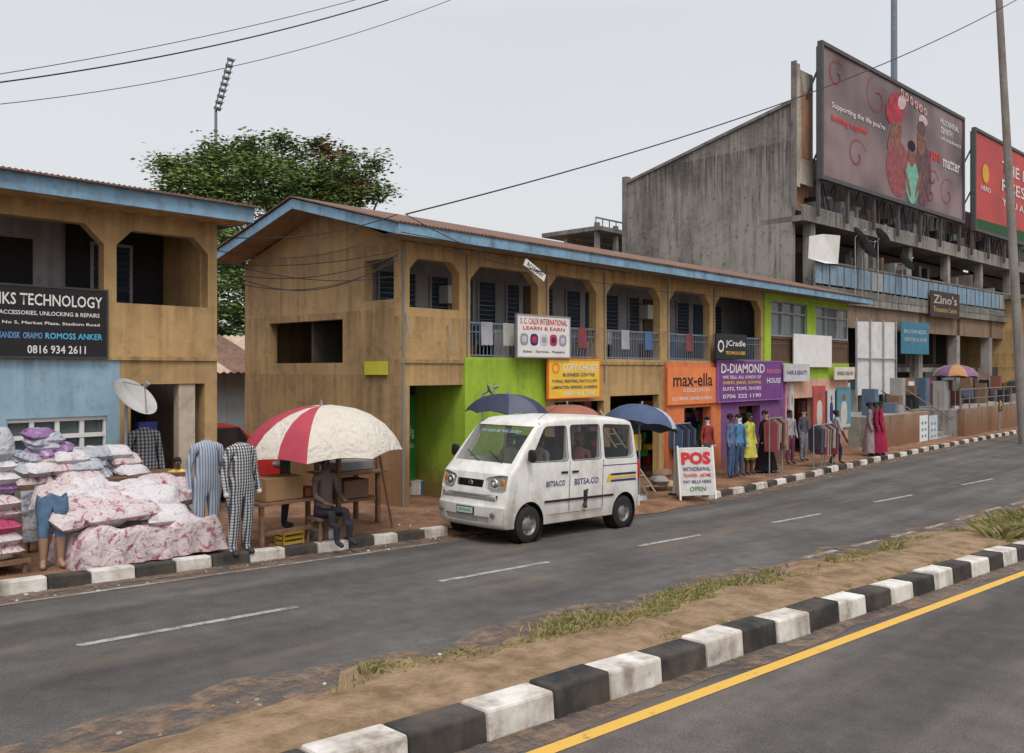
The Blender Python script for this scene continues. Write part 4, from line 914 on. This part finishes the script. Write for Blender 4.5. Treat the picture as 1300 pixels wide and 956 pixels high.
rnd=[('jeans',875,598,1.72,(.1,.1,.12),(.05,.08,.16),None),('w',862,600,1.6,(.5,.5,.48),(.05,.05,.06),None),('a',928,613,1.75,(.10,.14,.24),(.06,.1,.2),None),('b',938,611,1.72,(.08,.2,.35),(.05,.08,.15),None),
 ('c',951,609,1.74,(.45,.45,.09),(.45,.42,.08),(1.0,.5,.16,.24)),('d',972,606,1.78,(.012,.012,.014),(.012,.012,.014),(1.0,.08,.15,.34)),('e',898,606,1.6,(.3,.05,.05),(.1,.1,.1),None),('g',1003,596,1.7,(.3,.28,.3),(.15,.05,.08),None),('h',1020,592,1.7,(.08,.08,.1),(.2,.2,.25),None),('j',890,594,1.7,(.15,.15,.16),(.02,.02,.03),None)]
for n,px,py,h,t,bt,sk in rnd:
    p=onG(px,py-6,.09); figure('clothed_mannequin',p,random.uniform(-.6,.3),h,top=cloth('m'+n+'t',t,.4),bot=cloth('m'+n+'b',bt,.4),skin=random.choice([MANN,MANW,SK]),skirt=sk,legs='short' if sk else 'long',loose=1.1)
for px,py,c in [(1104,582,(.25,.2,.22)),(1112,582,(.22,.02,.05)),(1118,581,(.3,.02,.06))]:
    p=onG(px,py-3,.09); figure('clothed_mannequin',p,.4,1.85,top=cloth('k%d'%px,c,.3),bot=cloth('k%d'%px,c,.3),skin=SK,skirt=(1.0,.12,.15,.26),legs='short')
p=onG(1062,590,.09); figure('pedestrian',p,.8,1.7,'walk',top=cloth('grey_shirt',(.35,.35,.37)),bot=cloth('navy_t',(.03,.04,.08)),fingers=True,sleeve='short')
# ------------------------------------------------------------------ umbrellas
def umbrella(name,c,r,hh,base_z,mats,pat,tilt=(0,0),n=8,sub=4):
    e=empty(name); mb=MB(); M=Matrix.Translation(c)@Matrix.Rotation(tilt[0],4,'X')@Matrix.Rotation(tilt[1],4,'Y'); k=6
    for s in range(n):
        vs=[]
        for j in range(k+1):
            t=j/k
            for i in range(sub+1):
                q=((s*sub+i)%(sub*n))/(sub*n)*8%1.; bow=math.sin(math.pi*q)
                a=2*math.pi*(s+i/sub)/n; sc=1-.06*bow*t; rr=r*math.sin(t*1.35)/math.sin(1.35)*sc; z=-hh*(1-math.cos(t*1.35))/(1-math.cos(1.35))+.05*t*bow
                vs.append(M@Vector((rr*math.cos(a),rr*math.sin(a),z)))
        w=sub+1; mb.add(vs,[[j*w+i,j*w+i+1,(j+1)*w+i+1,(j+1)*w+i] for j in range(k) for i in range(sub)],pat[s%len(pat)])
    for s in range(8):
        a=2*math.pi*s/8; mb.cyl(M@Vector((0,0,-hh*.9)),M@Vector((r*.6*math.cos(a),r*.6*math.sin(a),-hh*.32)),.008,m=len(mats))
    mb.cyl(M@Vector((0,0,.08)),M@Vector((0,0,-hh)),.02,m=len(mats)); q=M@Vector((0,0,-hh)); mb.cyl(q,(q.x,q.y,base_z),.022,m=len(mats)); mb.cyl((q.x,q.y,base_z),(q.x,q.y,base_z+.12),.2,.16,14,m=len(mats))
    mb.build('canopy_and_pole',mats+[STEEL],e,smooth=True,angle=25,norm=False)
c=atD(408,515,13.0)
UW=floral('umbrella_cream',(.56,.52,.46),(.42,.39,.34),(.5,.45,.4),16,.36,.66); URD=mat('umbrella_red',(.36,.045,.07),.7,.15)
umbrella('market_umbrella',c,1.2,.68,G(c[0])+.09,[UW,URD],[1 if i in(5,6,7,9) else 0 for i in range(16)],(R(2),R(-3)),16,2)
c=atD(645,500,15.8); umbrella('market_umbrella',c,.78,.38,G(c[0])+.09,[mat('umbrella_navy',(.03,.035,.07),.7),mat('umbrella_grey',(.08,.09,.13),.7)],[0,0,1],(0,R(4)))
c=atD(815,514,19); umbrella('market_umbrella',c,.85,.5,G(c[0])+.09,[mat('umbrella_blue',(.06,.09,.17),.7),mat('umbrella_white',(.4,.42,.48),.7)],[0,0,1,0],(0,R(12)))
c=atD(720,514,18); umbrella('market_umbrella',c,.7,.25,G(c[0])+.09,[mat('umbrella_rust',(.3,.12,.08),.7)],[0],(0,0))
c=atD(1213,463,41); umbrella('market_umbrella',c,1.05,.6,-1.8,[mat('umbrella_orange',(.42,.22,.1),.7),mat('umbrella_purple',(.2,.1,.2),.7),mat('umbrella_tan',(.4,.33,.23),.7)],[0,1,2,1],(0,R(3)))
# ------------------------------------------------------------------ bedding stall
FL=[floral('floral_pink',(.56,.50,.50),(.34,.12,.18),(.42,.26,.32),9),floral('floral_white',(.60,.58,.60),(.42,.34,.40),(.38,.4,.46),10,.38,.64),floral('floral_magenta',(.40,.07,.14),(.55,.35,.42),(.22,.03,.09),9,.36,.62),floral('floral_grey',(.4,.42,.46),(.2,.22,.3),(.55,.55,.6),10),floral('floral_purple',(.27,.16,.32),(.5,.42,.5),(.15,.06,.2),9,.38)]
def pl(mb,x,y,z,sx,sy,sz,m,a=0,t=0):
    # cushion: flat seams, plump middle, pinched corners, dents
    R_=Matrix.Rotation(a,3,'Z')@Matrix.Rotation(t,3,'X'); n=9; c=Vector((x,y,z)); ph=random.uniform(0,6)
    for sgn in(1,-1):
        vs=[]
        for j in range(n+1):
            for i in range(n+1):
                u=-1+2*i/n; v=-1+2*j/n
                pin=1-.13*(u*u)*(1-abs(v))-.0; pin2=1-.13*(v*v)*(1-abs(u))
                hgt=((1-u**4)*(1-v**4))**.55*(1+.14*math.sin(4*u+ph)*math.cos(3*v+ph*1.3)+.07*math.sin(9*u+5*v+ph))
                vs.append(c+R_@Vector((u*sx*pin2,v*sy*pin,sgn*sz*hgt)))
        k=n+1; mb.add(vs,[[j*k+i,j*k+i+1,(j+1)*k+i+1,(j+1)*k+i] for j in range(n) for i in range(n)],m)
e=empty('bedding_stall'); mb=MB()
g=G(4.9)+.09
# draped duvet over a low platform, folds falling at the front
vs=[]; nx,nyy=46,16
for j in range(nyy+1):
    for i in range(nx+1):
        u=i/nx; x=4.0+1.95*u; s=j/nyy
        fold=.035*math.sin(u*42)+.03*math.sin(u*17+1)
        if s<.55: yy_=10.68+fold*(1-s/.55)+.03*s; zz_=g+.02+.42*(s/.55)
        else: yy_=10.70+(s-.55)*1.9; zz_=g+.44+.06*math.sin(u*11+s*9)+.04*math.sin(u*23-s*14)+.12*(s-.55)
        ed=min(u,1-u); 
        if ed<.08: zz_=g+.02+(zz_-g-.02)*(ed/.08)**.4
        vs.append((x,yy_,zz_))
k=nx+1; mb.add(vs,[[j*k+i,j*k+i+1,(j+1)*k+i+1,(j+1)*k+i] for j in range(nyy) for i in range(nx)],0)
mb.box(4.1,10.8,g,5.85,12.0,g+.3,5)
for k in range(34):
    x=random.uniform(4.05,5.9); y=random.uniform(10.95,11.95); z=g+.50+(y-10.95)*.30+random.uniform(0,.12); pl(mb,x,y,z,.27,.20,.10,random.choice([0,0,1,0,1,0]),random.uniform(-.6,.6),random.uniform(.1,.8))
mb.build('pillows',FL+[WOOD],e,smooth=True,angle=75,norm=False)
e=empty('bedding_stall'); mb=MB()
for k in range(8):
    for x in(2.70,3.22): pl(mb,x+random.uniform(-.04,.04),11.2+random.uniform(-.05,.05),g+.33+k*.14,.31,.27,.095,random.choice([2,2,0,0,1,2] if k<5 else [4,1,3,1]),random.uniform(-.2,.2),random.uniform(-.06,.06))
for k in range(4): pl(mb,2.95+.12*k,11.15,g+1.58-.03*k,.13,.2,.26,[4,1,3,3][k],.3,.2)
mb.box(2.35,10.9,g+.18,3.6,11.6,g+.23,5)
for x in(2.4,3.55):
    for y in(10.95,11.55): mb.cyl((x,y,g),(x,y,g+.18),.03,m=5)
mb.build('folded_bedding',FL+[WOOD],e,smooth=True,angle=75,norm=False)
e=empty('display_table'); mb=MB(); tz=g+.85
mb.box(3.9,12.2,tz,6.2,12.9,tz+.05,5)
for x in(4,6.1):
    for y in(12.25,12.85): mb.cyl((x,y,g),(x,y,tz),.03,m=5)
mb.poly([(3.9,12.19,tz),(6.2,12.19,tz),(6.2,12.1,g+.2),(3.9,12.1,g+.2)],3)
for k in range(30): pl(mb,random.uniform(4,5.5),random.uniform(12.3,12.8),tz+.1+random.choice([0,.15,.28]),.22,.16,.09,random.choice([1,3,3,1,0]),random.uniform(-.5,.5),.2)
for k in range(8): pl(mb,random.uniform(4.1,4.6),12.5,tz+.35+.05*k,.2,.15,.08,random.choice([3,4,3]),random.uniform(-.5,.5),.2)
mb.build('table_and_duvets',FL+[WOOD],e,smooth=True,angle=75,norm=False)
e=empty('wooden_table'); mb=MB(); p=onG(372,694,.09); x,y,z=p
for q in range(4): mb.box(x-.55,y-.05+q*.14,z+.62+.004*(q%2),x+.6,y+.08+q*.14,z+.655,0)
for a in(-.5,.55):
    for c in(0,.45): mb.box(x+a-.03,y+c-.03,z,x+a+.03,y+c+.03,z+.62,0)
mb.box(x-.5,y+.035,z+.2,x+.55,y+.065,z+.26,0)
mb.box(x-.4,y+.05,z+.665,x+.2,y+.45,z+.98,1); mb.box(x+.28,y+.1,z+.665,x+.5,y+.4,z+.78,2); mb.box(x-.41,y+.24,z+.985,x+.21,y+.26,z+.99,2)
mb.build('table',[WOOD,mat('cardboard',(.27,.16,.08),.9,.2),mat('cloth_rust',(.3,.1,.04))],e,bevel=.008)
e=empty('wooden_stall'); mb=MB(); p=onG(452,668,.09); x,y,z=p
for a in(-.35,.45):
    for c in(0,.6): mb.box(x+a-.035,y+c-.035,z,x+a+.035,y+c+.035,z+1.15,0)
mb.box(x-.45,y-.1,z+.85,x+.6,y+.75,z+.9,0); mb.box(x-.4,y,z+.4,x+.5,y+.6,z+.44,0); mb.box(x-.3,y+.05,z+.91,x+.4,y+.5,z+1.05,1); mb.box(x-.2,y+.05,z+.45,x+.3,y+.5,z+.75,2)
mb.cyl((x+.35,y-.5,z),(x+.1,y-.4,z+1.5),.02,m=0)
mb.build('stall',[WOOD,mat('grey_goods',(.2,.2,.2)),mat('brown_goods',(.16,.1,.07))],e,bevel=.008)
e=empty('plastic_crate'); mb=MB(); p=onG(383,694,.09); x,y,z=p
for k in range(3): mb.box(x-.17,y+.2,z+.01+k*.07,x+.17,y+.45,z+.05+k*.07,0)
for a in(-.17,.15): 
    for c in(.195,.43): mb.box(x+a,y+c-.002,z,x+a+.022,y+c+.022,z+.2,0)
mb.build('crate',[mat('crate_yellow',(.5,.33,.05))],e)
e=empty('bucket_group'); mb=MB()
for i,(px,m) in enumerate([(530,0),(537,1),(524,0)]):
    p=onG(px,628,.09); mb.lathe(p,[(.0,.01),(.11,.01),(.15,.3),(.16,.3),(.16,.32),(.13,.32),(.0,.31)],m,16,'z')
mb.build('buckets',[WHT,mat('bucket_blue',(.05,.15,.3))],e,smooth=True)
# ------------------------------------------------------------------ A-frame & small street signs
p=onG(884,634,.09); e=empty('sandwich_board',p,(0,0,R(-32))); mb=MB(); M=Matrix.Rotation(R(-8),3,'X')
mb.obox((0,0,.62),(.85,.03,1.05),M,0); mb.obox((0,.28,.62),(.8,.03,1.05),Matrix.Rotation(R(10),3,'X'),2)
for s in(-.43,.43): mb.obox((s,0,.6),(.04,.05,1.2),M,2)
mb.build('boards',[mat('board_print',(.56,.54,.53),.7,.15,9),WHT,WHT],e)
T4=Matrix.Translation((0,0,.62))@Matrix.Rotation(R(-8),4,'X')
text(e,'POS',-.36,.36,.30,.28,-.03,RED,M=T4,off=.05); text(e,'WITHDRAWAL',-.34,.34,.06,.09,-.03,NAVY,M=T4); text(e,'TRANSFER - AIRTIME',-.34,.34,-.08,.08,-.03,RED,M=T4); text(e,'PAY BILLS HERE',-.34,.34,-.22,.07,-.03,NAVY,M=T4); text(e,'OPEN',-.2,.2,-.38,.1,-.03,GRN,M=T4)
e=empty('parking_sign'); p=(46,10.9,G(46)+.09); mb=MB(); mb.cyl(p,(p[0],p[1],p[2]+1.6),.03,m=0); mb.box(p[0]-.3,p[1]-.04,p[2]+1.0,p[0]+.3,p[1]-.02,p[2]+1.6,1); mb.build('post_and_plate',[STEEL,BLK],e); text(e,'P',p[0]-.15,p[0]+.15,p[2]+1.3,.4,p[1]-.05,YEL)
for px,py,hh in [(866,612,1.5),(985,606,1.6),(1040,598,1.3),(1050,596,1.3)]:
    e=empty('clothes_rail'); p=onG(px,py-4,.09); x,y,z=p; mb=MB()
    mb.cyl((x-.4,y,z),(x-.4,y,z+hh),.018,m=0); mb.cyl((x+.4,y,z),(x+.4,y,z+hh),.018,m=0); mb.cyl((x-.4,y,z+hh),(x+.4,y,z+hh),.018,m=0)
    for s in(-.4,.4): mb.cyl((x+s,y-.22,z+.02),(x+s,y+.22,z+.02),.02,m=0)
    for k in range(7):
        xx=x-.33+k*.11; l=random.uniform(.6,.95); mm=random.choice([1,2,2,3,4,5,2])
        mb.add([(xx,y-.04,z+hh-.02),(xx,y+.04,z+hh-.02),(xx+.02,y+.22,z+hh-.14),(xx-.02,y-.22,z+hh-.14),(xx+.03,y+.2,z+hh-l),(xx-.02,y-.2,z+hh-l),(xx+.05,y-.19,z+hh-l),(xx+.05,y-.21,z+hh-.14)],[(0,1,2,3),(3,2,4,5),(3,5,6,7)],mm)
    mb.build('rail_with_clothes',[STEEL,cloth('r1',(.45,.45,.45)),cloth('r2',(.05,.05,.06)),cloth('r3',(.3,.08,.1)),cloth('r4',(.08,.13,.24)),cloth('r5',(.36,.3,.2))],e,norm=False)
e=empty('wooden_ladder'); mb=MB(); p=Vector(onG(822,628,.09)); q=Vector((p.x-.3,p.y+1.4,p.z+1.9))
for s in(0,.35): mb.cyl(p+Vector((s,0,0)),q+Vector((s,0,0)),.025)
for k in range(7): a=p.lerp(q,(k+.7)/8); mb.cyl(a,a+Vector((.35,0,0)),.018)
mb.build('ladder',[mat('pale_wood',(.4,.34,.27))],e)
for px,py in [(850,622),(1128,566),(1150,560)]:
    e=empty('sack_pile'); mb=MB(); p=onG(px,py,.09)
    for k in range(5): pl(mb,p[0]+random.uniform(-.3,.3),p[1]+random.uniform(0,.4),p[2]+.12+.13*(k//2),.26,.19,.12,k%3,random.uniform(-1,1))
    mb.build('sacks',[mat('sack_tan',(.35,.26,.17)),mat('sack_brown',(.2,.12,.08)),mat('sack_grey',(.25,.25,.25))],e,smooth=True,angle=75,norm=False)
# ------------------------------------------------------------------ van / car
PAINT=wallmat('van_white_paint',(.66,.66,.64),(.42,.38,.32),.45,rough=.38,ground=-.05,gcol=(.22,.16,.11),gamt=.75,big=1.6); TYRE=mat('tyre_rubber',(.022,.021,.021),.85,.3,20); RIM=mat('steel_rim',(.20,.19,.185),.5,.3,6,metal=.4)
def wheel(mb,c,r,wd,side,mt=0,mr=1):
    s=side
    mb.lathe(c,[(r*.58,s*wd*.5),(r*.62,s*wd*.5),(r*.9,s*wd*.5),(r*.985,s*wd*.38),(r,s*wd*.2),(r,-s*wd*.3),(r*.93,-s*wd*.5),(r*.5,-s*wd*.5)],mt,28)
    mb.lathe(c,[(r*.60,s*wd*.49),(r*.56,s*wd*.40),(r*.5,s*wd*.25),(r*.38,s*wd*.22),(r*.3,s*wd*.36),(r*.16,s*wd*.42),(.0,s*wd*.43)],mr,20)
    for k in range(8):
        a=2*math.pi*k/8; mb.ell((c[0]+r*.44*math.cos(a),c[1]+s*wd*.25,c[2]+r*.44*math.sin(a)),(r*.05,.01,r*.05),2,8,4)
def hull(name,prof,zs,ifront,irear,wfun,mat_,fx=.16,rx=.06,crown=.05,xf=.9,xr=3.2,bev=.045):
    ys=[-1,-.92,-.75,-.4,0,.4,.75,.92,1]; V=[];n=len(prof)
    for (x,z) in prof:
        for f in ys:
            w_=wfun(z); a=abs(f)**5; dx=fx*a*max(0,min(1,(xf-x)/xf)) if x<xf else (-rx*a if x>xr else 0)
            V.append((x+dx,f*w_,z-(crown*a if z>zs+.45 else 0)))
    F=[];k=len(ys)
    for i in range(n):
        j=(i+1)%n
        for q in range(k-1): F.append([i*k+q,j*k+q,j*k+q+1,i*k+q+1])
    up=list(range(ifront,irear+1)); lo=list(range(irear,n))+list(range(0,ifront+1))
    for q in(0,k-1): F.append([i*k+q for i in up]); F.append([i*k+q for i in lo])
    me=bpy.data.meshes.new(name); me.from_pydata(V,[],F); bm=bmesh.new(); bm.from_mesh(me); bmesh.ops.recalc_face_normals(bm,faces=bm.faces); bmesh.ops.triangulate(bm,faces=[f for f in bm.faces if len(f.verts)>4]); bm.to_mesh(me); bm.free()
    me.materials.append(mat_); o=bpy.data.objects.new(name,me); COL.objects.link(o)
    b=o.modifiers.new('b','BEVEL'); b.width=bev; b.segments=3; b.limit_method='ANGLE'; b.angle_limit=R(40); apply_mods(o); return o
def cut(o,mb):
    c=mb.build('cutter',[DARK]); m=o.modifiers.new('x','BOOLEAN'); m.object=c; m.operation='DIFFERENCE'; m.solver='EXACT'; apply_mods(o); bpy.data.objects.remove(c)
VX=9.47; VY=9.72
V=empty('minivan',(VX,VY,G(VX)+.002),(0,math.atan(.04),0))
prof=[(.05,.24),(-.02,.30),(-.03,.58),(.0,.62),(.03,.84),(.10,1.08),(.27,1.22),(.47,1.45),(.80,1.82),(1.08,1.95),(1.8,2.0),(2.9,1.99),(3.5,1.93),(3.58,1.75),(3.64,1.22),(3.69,.6),(3.66,.26)]
wf=lambda z:.745 if z<=1.22 and z>.4 else (.72 if z<=.4 else .745-.085*(z-1.22)/.78)
body=hull('body',prof,1.22,6,14,wf,PAINT,fx=.12)
cav=MB(); cav.prism([(.5,.62),(.5,1.18),(.95,1.86),(3.46,1.9),(3.54,1.2),(3.54,.62)],-.64,.64); 
cut(body,cav)
def rpoly(pts,r=.06):
    out=[]
    n=len(pts)
    for i in range(n):
        p=Vector(pts[i]);a=(Vector(pts[i-1])-p).normalized();c=(Vector(pts[(i+1)%n])-p).normalized()
        out+= [tuple(p+a*r),tuple(p+(a+c)*r*.3),tuple(p+c*r)]
    return out
wins=[rpoly([(.64,1.26),(1.04,1.80),(1.57,1.82),(1.57,1.26)]),rpoly([(1.68,1.26),(1.68,1.83),(2.47,1.84),(2.47,1.26)]),rpoly([(2.59,1.26),(2.59,1.84),(3.39,1.82),(3.43,1.26)])]
for wp in wins:
    c=MB(); c.prism(wp,-1,1); cut(body,c)
c=MB(); c.prism([(.20,1.26),(.68,1.82),(1.0,1.80),(.60,1.2)],-.625,.625); cut(body,c)
c=MB(); c.prism([(3.4,1.25),(3.4,1.75),(3.9,1.75),(3.9,1.25)],-.58,.58); cut(body,c)
# front openings: headlamp pockets, grille slot, lower intake
for s in(-1,1):
    c=MB(); 
    pts=[(.32,.99),(.37,1.03),(.60,1.07),(.70,1.06),(.71,.84),(.66,.80),(.42,.80),(.34,.84)]
    n_=len(pts); vv=[(-.2,s*a,b) for a,b in pts]+[(.30,s*a,b) for a,b in pts]; c.add(vv,[list(range(n_)),list(range(n_,2*n_))]+[[i,(i+1)%n_,n_+(i+1)%n_,n_+i] for i in range(n_)]); cut(body,c)
c=MB(); c.box(-.2,-.29,.86,.12,.29,.98); cut(body,c)
c=MB(); c.box(-.2,-.48,.33,.06,.48,.43); cut(body,c)
c=MB(); c.box(-.2,-.60,.665,.045,.60,.76); cut(body,c)
for wx in(.66,3.2):
    for s in(-1,1):
        c=MB(); c.lathe((wx,0,.30),[(.0,s*.5),(.345,s*.5),(.345,s*.95),(.0,s*.95)],0,32); cut(body,c)
body.parent=V
me=body.data; me.polygons.foreach_set('use_smooth',[True]*len(me.polygons)); me.set_sharp_from_angle(angle=R(32))
mb=MB()
for wp in wins:
    for s in(-1,1): mb.poly([(x,s*(wf(z)-.022),z) for x,z in wp],0)
mb.poly([(.33,-.64,1.23),(.33,.64,1.23),(.34+.49,.63,1.82),(.34+.49,-.63,1.82)],1); mb.poly([(3.58,-.58,1.25),(3.58,.58,1.25),(3.55,.57,1.75),(3.55,-.57,1.75)],0)
mb.build('glass',[glassmat('side_glass',(.02,.025,.03),.45),glassmat('windscreen_glass',(.05,.065,.07),.35)],V,norm=False)
mb=MB()
def ring(wp,y,m,g=.018):
    n=len(wp); cx=sum(p[0] for p in wp)/n; cz=sum(p[1] for p in wp)/n
    for i in range(n):
        a=wp[i];b=wp[(i+1)%n]
        def o_(p,k): d=Vector((p[0]-cx,p[1]-cz)); l=d.length; d=d*(1+k/l); return (cx+d.x,cz+d.y)
        q=[o_(a,.002),o_(b,.002),o_(b,g),o_(a,g)]
        mb.poly([(x,y*(wf(z)+.003),z) for x,z in q],m)
for wp in wins:
    for s in(-1,1): ring(wp,s,0)
for s in(-1,1):
    Y=s*.7475
    for x in(1.62,2.53): mb.box(x-.005,Y-.001,.42,x+.005,Y+.001,1.24,0)
    mb.box(1.06,Y-.002,.40,1.62,Y+.002,.407,0); mb.box(1.62,Y-.002,.40,2.53,Y+.002,.407,0); mb.box(2.53,Y-.003,1.13,3.55,Y+.004,1.142,0)
    mb.box(1.40,Y-.014,1.05,1.56,Y+.014,1.085,0); mb.box(1.68,Y-.014,1.05,1.84,Y+.014,1.085,0)
    mb.cyl((.66,s*.73,1.28),(.56,s*.82,1.32),.018,m=0); mb.ell((.54,s*.86,1.37),(.04,.075,.10),0,12,8,.6)
    mb.box(1.0,Y-.004,.60,2.85,Y+.004,.635,0)
# grille bars and intake backs
mb.box(.10,-.29,.86,.13,.29,.98,0); mb.box(.05,-.60,.665,.06,.60,.76,0); mb.box(.07,-.48,.33,.08,.48,.43,0)
for k in range(3): mb.box(.055,-.28,.885+k*.033,.075,.28,.895+k*.033,3)
for k in range(2): mb.box(.02,-.58,.69+k*.035,.035,.58,.698+k*.035,8)
for s in(-1,1):
    # lamp housing, reflector bowls and clear lens
    pts=[(.325,.99),(.37,1.025),(.60,1.065),(.695,1.055),(.705,.845),(.66,.805),(.42,.805),(.345,.845)]
    fx_=lambda a,b:.035+.12*(abs(a)/.745)**5+(b-.8)*.26
    mb.poly([(fx_(a,b)+.055,s*a,b) for a,b in pts],8); mb.poly([(fx_(a,b)+.004,s*a,b) for a,b in pts],9)
    mb.ell((.105,s*.48,.93),(.03,.085,.085),3,16,8); mb.ell((.085,s*.48,.93),(.02,.035,.035),1,12,8); mb.ell((.15,s*.62,.94),(.03,.055,.08),2,12,8)
    mb.ell((3.67,s*.67,1.0),(.03,.05,.2),4,12,8,.6)
    mb.ell((-.02,s*.57,.47),(.02,.05,.04),8,12,8)
mb.box(-.055,-.17,.455,-.045,.17,.545,5); mb.box(-.046,-.19,.44,-.03,.19,.56,0); mb.ell((.065,0,.925),(.015,.055,.04),3,12,8)
for a in(-.45,.05): mb.cyl((.29,a,1.245),(.44,a+.42,1.40),.008,m=0)
mb.box(3.66,-.7,.36,3.73,.7,.55,6)
mb.cyl((.95,-.6,1.93),(1.5,-.62,2.2),.004,m=0)
mb.build('trim',[BLK,mat('lamp_glass',(.5,.52,.53),.15,spec=.8),mat('amber_lens',(.4,.16,.04),.2),mat('chrome',(.5,.5,.5),.2,metal=1.),mat('tail_red',(.4,.02,.02),.2),mat('number_plate',(.45,.55,.48),.5),PAINT,BLK,mat('lamp_housing_grey',(.12,.12,.12),.4),glassmat('lamp_cover',(.7,.7,.7),.25)],V,smooth=True)
mb=MB()
for wx in(.66,3.2):
    for s in(-1,1): wheel(mb,(wx,s*.64,.288),.288,.17,s); mb.lathe((wx,0,.30),[(.343,s*.5),(.343,s*.73)],3,24)
mb.cyl((.66,-.6,.29),(.66,.6,.29),.04,m=3); mb.cyl((3.2,-.6,.29),(3.2,.6,.29),.05,m=3); mb.box(.4,-.55,.24,3.5,.55,.34,3)
mb.build('wheels',[TYRE,RIM,BLK,BLK],V,smooth=True,angle=40)
mb=MB()
SEAT=mat('seat_fabric',(.05,.05,.06),.9)
mb.box(.5,-.62,.60,3.5,.62,.66,1); mb.box(.5,-.62,.66,.62,.62,1.2,1)
for y in(-.33,.33):
    mb.box(1.05,y-.22,.66,1.5,y+.22,.9,0); mb.obox((1.55,y,1.15),(.12,.44,.6),Matrix.Rotation(R(8),3,'Y'),0); mb.box(1.58,y-.12,1.44,1.66,y+.12,1.62,0)
for x in(2.15,2.95): mb.box(x,-.6,.66,x+.42,.6,.9,0); mb.obox((x+.47,0,1.12),(.1,1.2,.55),Matrix.Rotation(R(8),3,'Y'),0)
n=20; rr=.18
for i in range(n):
    a=2*math.pi*i/n;b=2*math.pi*(i+1)/n
    mb.cyl((.86+.08*math.sin(a),-.33+rr*math.cos(a),1.18+rr*.8*math.sin(a)),(.86+.08*math.sin(b),-.33+rr*math.cos(b),1.18+rr*.8*math.sin(b)),.014,m=1)
mb.build('interior',[SEAT,BLK],V)
figure('driver',(1.32,-.33,.44),R(-90),1.62,'sit',top=cloth('driver_shirt',(.25,.22,.2)),bot=cloth('dark_trouser',(.03,.03,.04)),fingers=True,parent=V)
figure('passenger',(2.28,-.40,.44),R(-50),1.6,'sit',top=cloth('pass_top',(.25,.1,.08)),bot=cloth('dark_trouser',(.03,.03,.04)),fingers=True,wrap=cloth('headscarf',(.3,.08,.05)),parent=V)
figure('passenger',(1.32,.33,.44),R(-90),1.6,'sit',top=cloth('front_pass',(.3,.3,.12)),bot=cloth('dark_trouser',(.03,.03,.04)),parent=V)
yy=-.7505
text(V,'BSTSA.CO',1.75,2.40,.90,.10,yy,NAVY); text(V,'BSTSA.CO',1.03,1.50,.90,.09,yy,NAVY)
mb=MB()
for i,m in enumerate([0,1,2]): mb.box(2.76,-.749,.84+i*.055,3.52,-.7475,.88+i*.055,m)
mb.prism([(2.62,.84),(2.76,.84),(2.76,.99),(2.70,.99)],-.7488,-.7475,1)
mb.build('stripes',[mat('livery_navy',(.03,.04,.14),.4),mat('livery_yellow',(.6,.40,.05),.4),mat('livery_black',(.03,.03,.03),.4)],V)
text(V,'JGB 525 XA',-.14,.14,.5,.05,0,GRN,M=Matrix.Translation((-.058,0,0))@Matrix.Rotation(R(-90),4,'Z'))
text(V,'TO GOD BE THE GLORY',-.45,.45,0,.055,0,mat('screen_lettering',(.3,.38,.5)),M=Matrix.Translation((.735,0,1.72))@Matrix.Rotation(R(-90),4,'Z')@Matrix.Rotation(R(-40),4,'X'))
Cx=empty('parked_car',(9.0,15.2,G(9)+.09),(0,0,R(90)))
pr=[(.05,.25),(.0,.5),(.05,.72),(.3,.86),(1.0,.95),(1.55,1.38),(2.0,1.45),(2.9,1.43),(3.6,1.02),(4.1,.95),(4.2,.7),(4.15,.28)]
wf2=lambda z:.82 if z<=.96 else .82-.25*(z-.96)/.5
cb=hull('body',pr,.95,4,9,wf2,mat('car_red',(.35,.02,.02),.3,.05),.2,.15,.03,.9,3.4,.04)
for wx in(.8,3.3):
    for s in(-1,1):
        c=MB(); c.lathe((wx,0,.3),[(0,s*.5),(.36,s*.5),(.36,s*1.),(0,s*1.)],0,24); cut(cb,c)
cb.parent=Cx
mb=MB()
for s in(-1,1): mb.poly([(x,s*(wf2(z)+.004),z) for x,z in[(1.3,1.0),(1.68,1.34),(2.85,1.34),(3.3,1.02)]],3)
mb.poly([(1.04,-.62,1.0),(1.04,.62,1.0),(1.5,.58,1.36),(1.5,-.58,1.36)],3)
for wx in(.8,3.3):
    for s in(-1,1): wheel(mb,(wx,s*.72,.3),.3,.18,s)
for s in(-1,1): mb.ell((.1,s*.6,.68),(.08,.14,.07),1,12,8)
mb.build('wheels_and_glass',[TYRE,RIM,BLK,glassmat('car_glass',(.02,.02,.025),.95)],Cx,smooth=True)
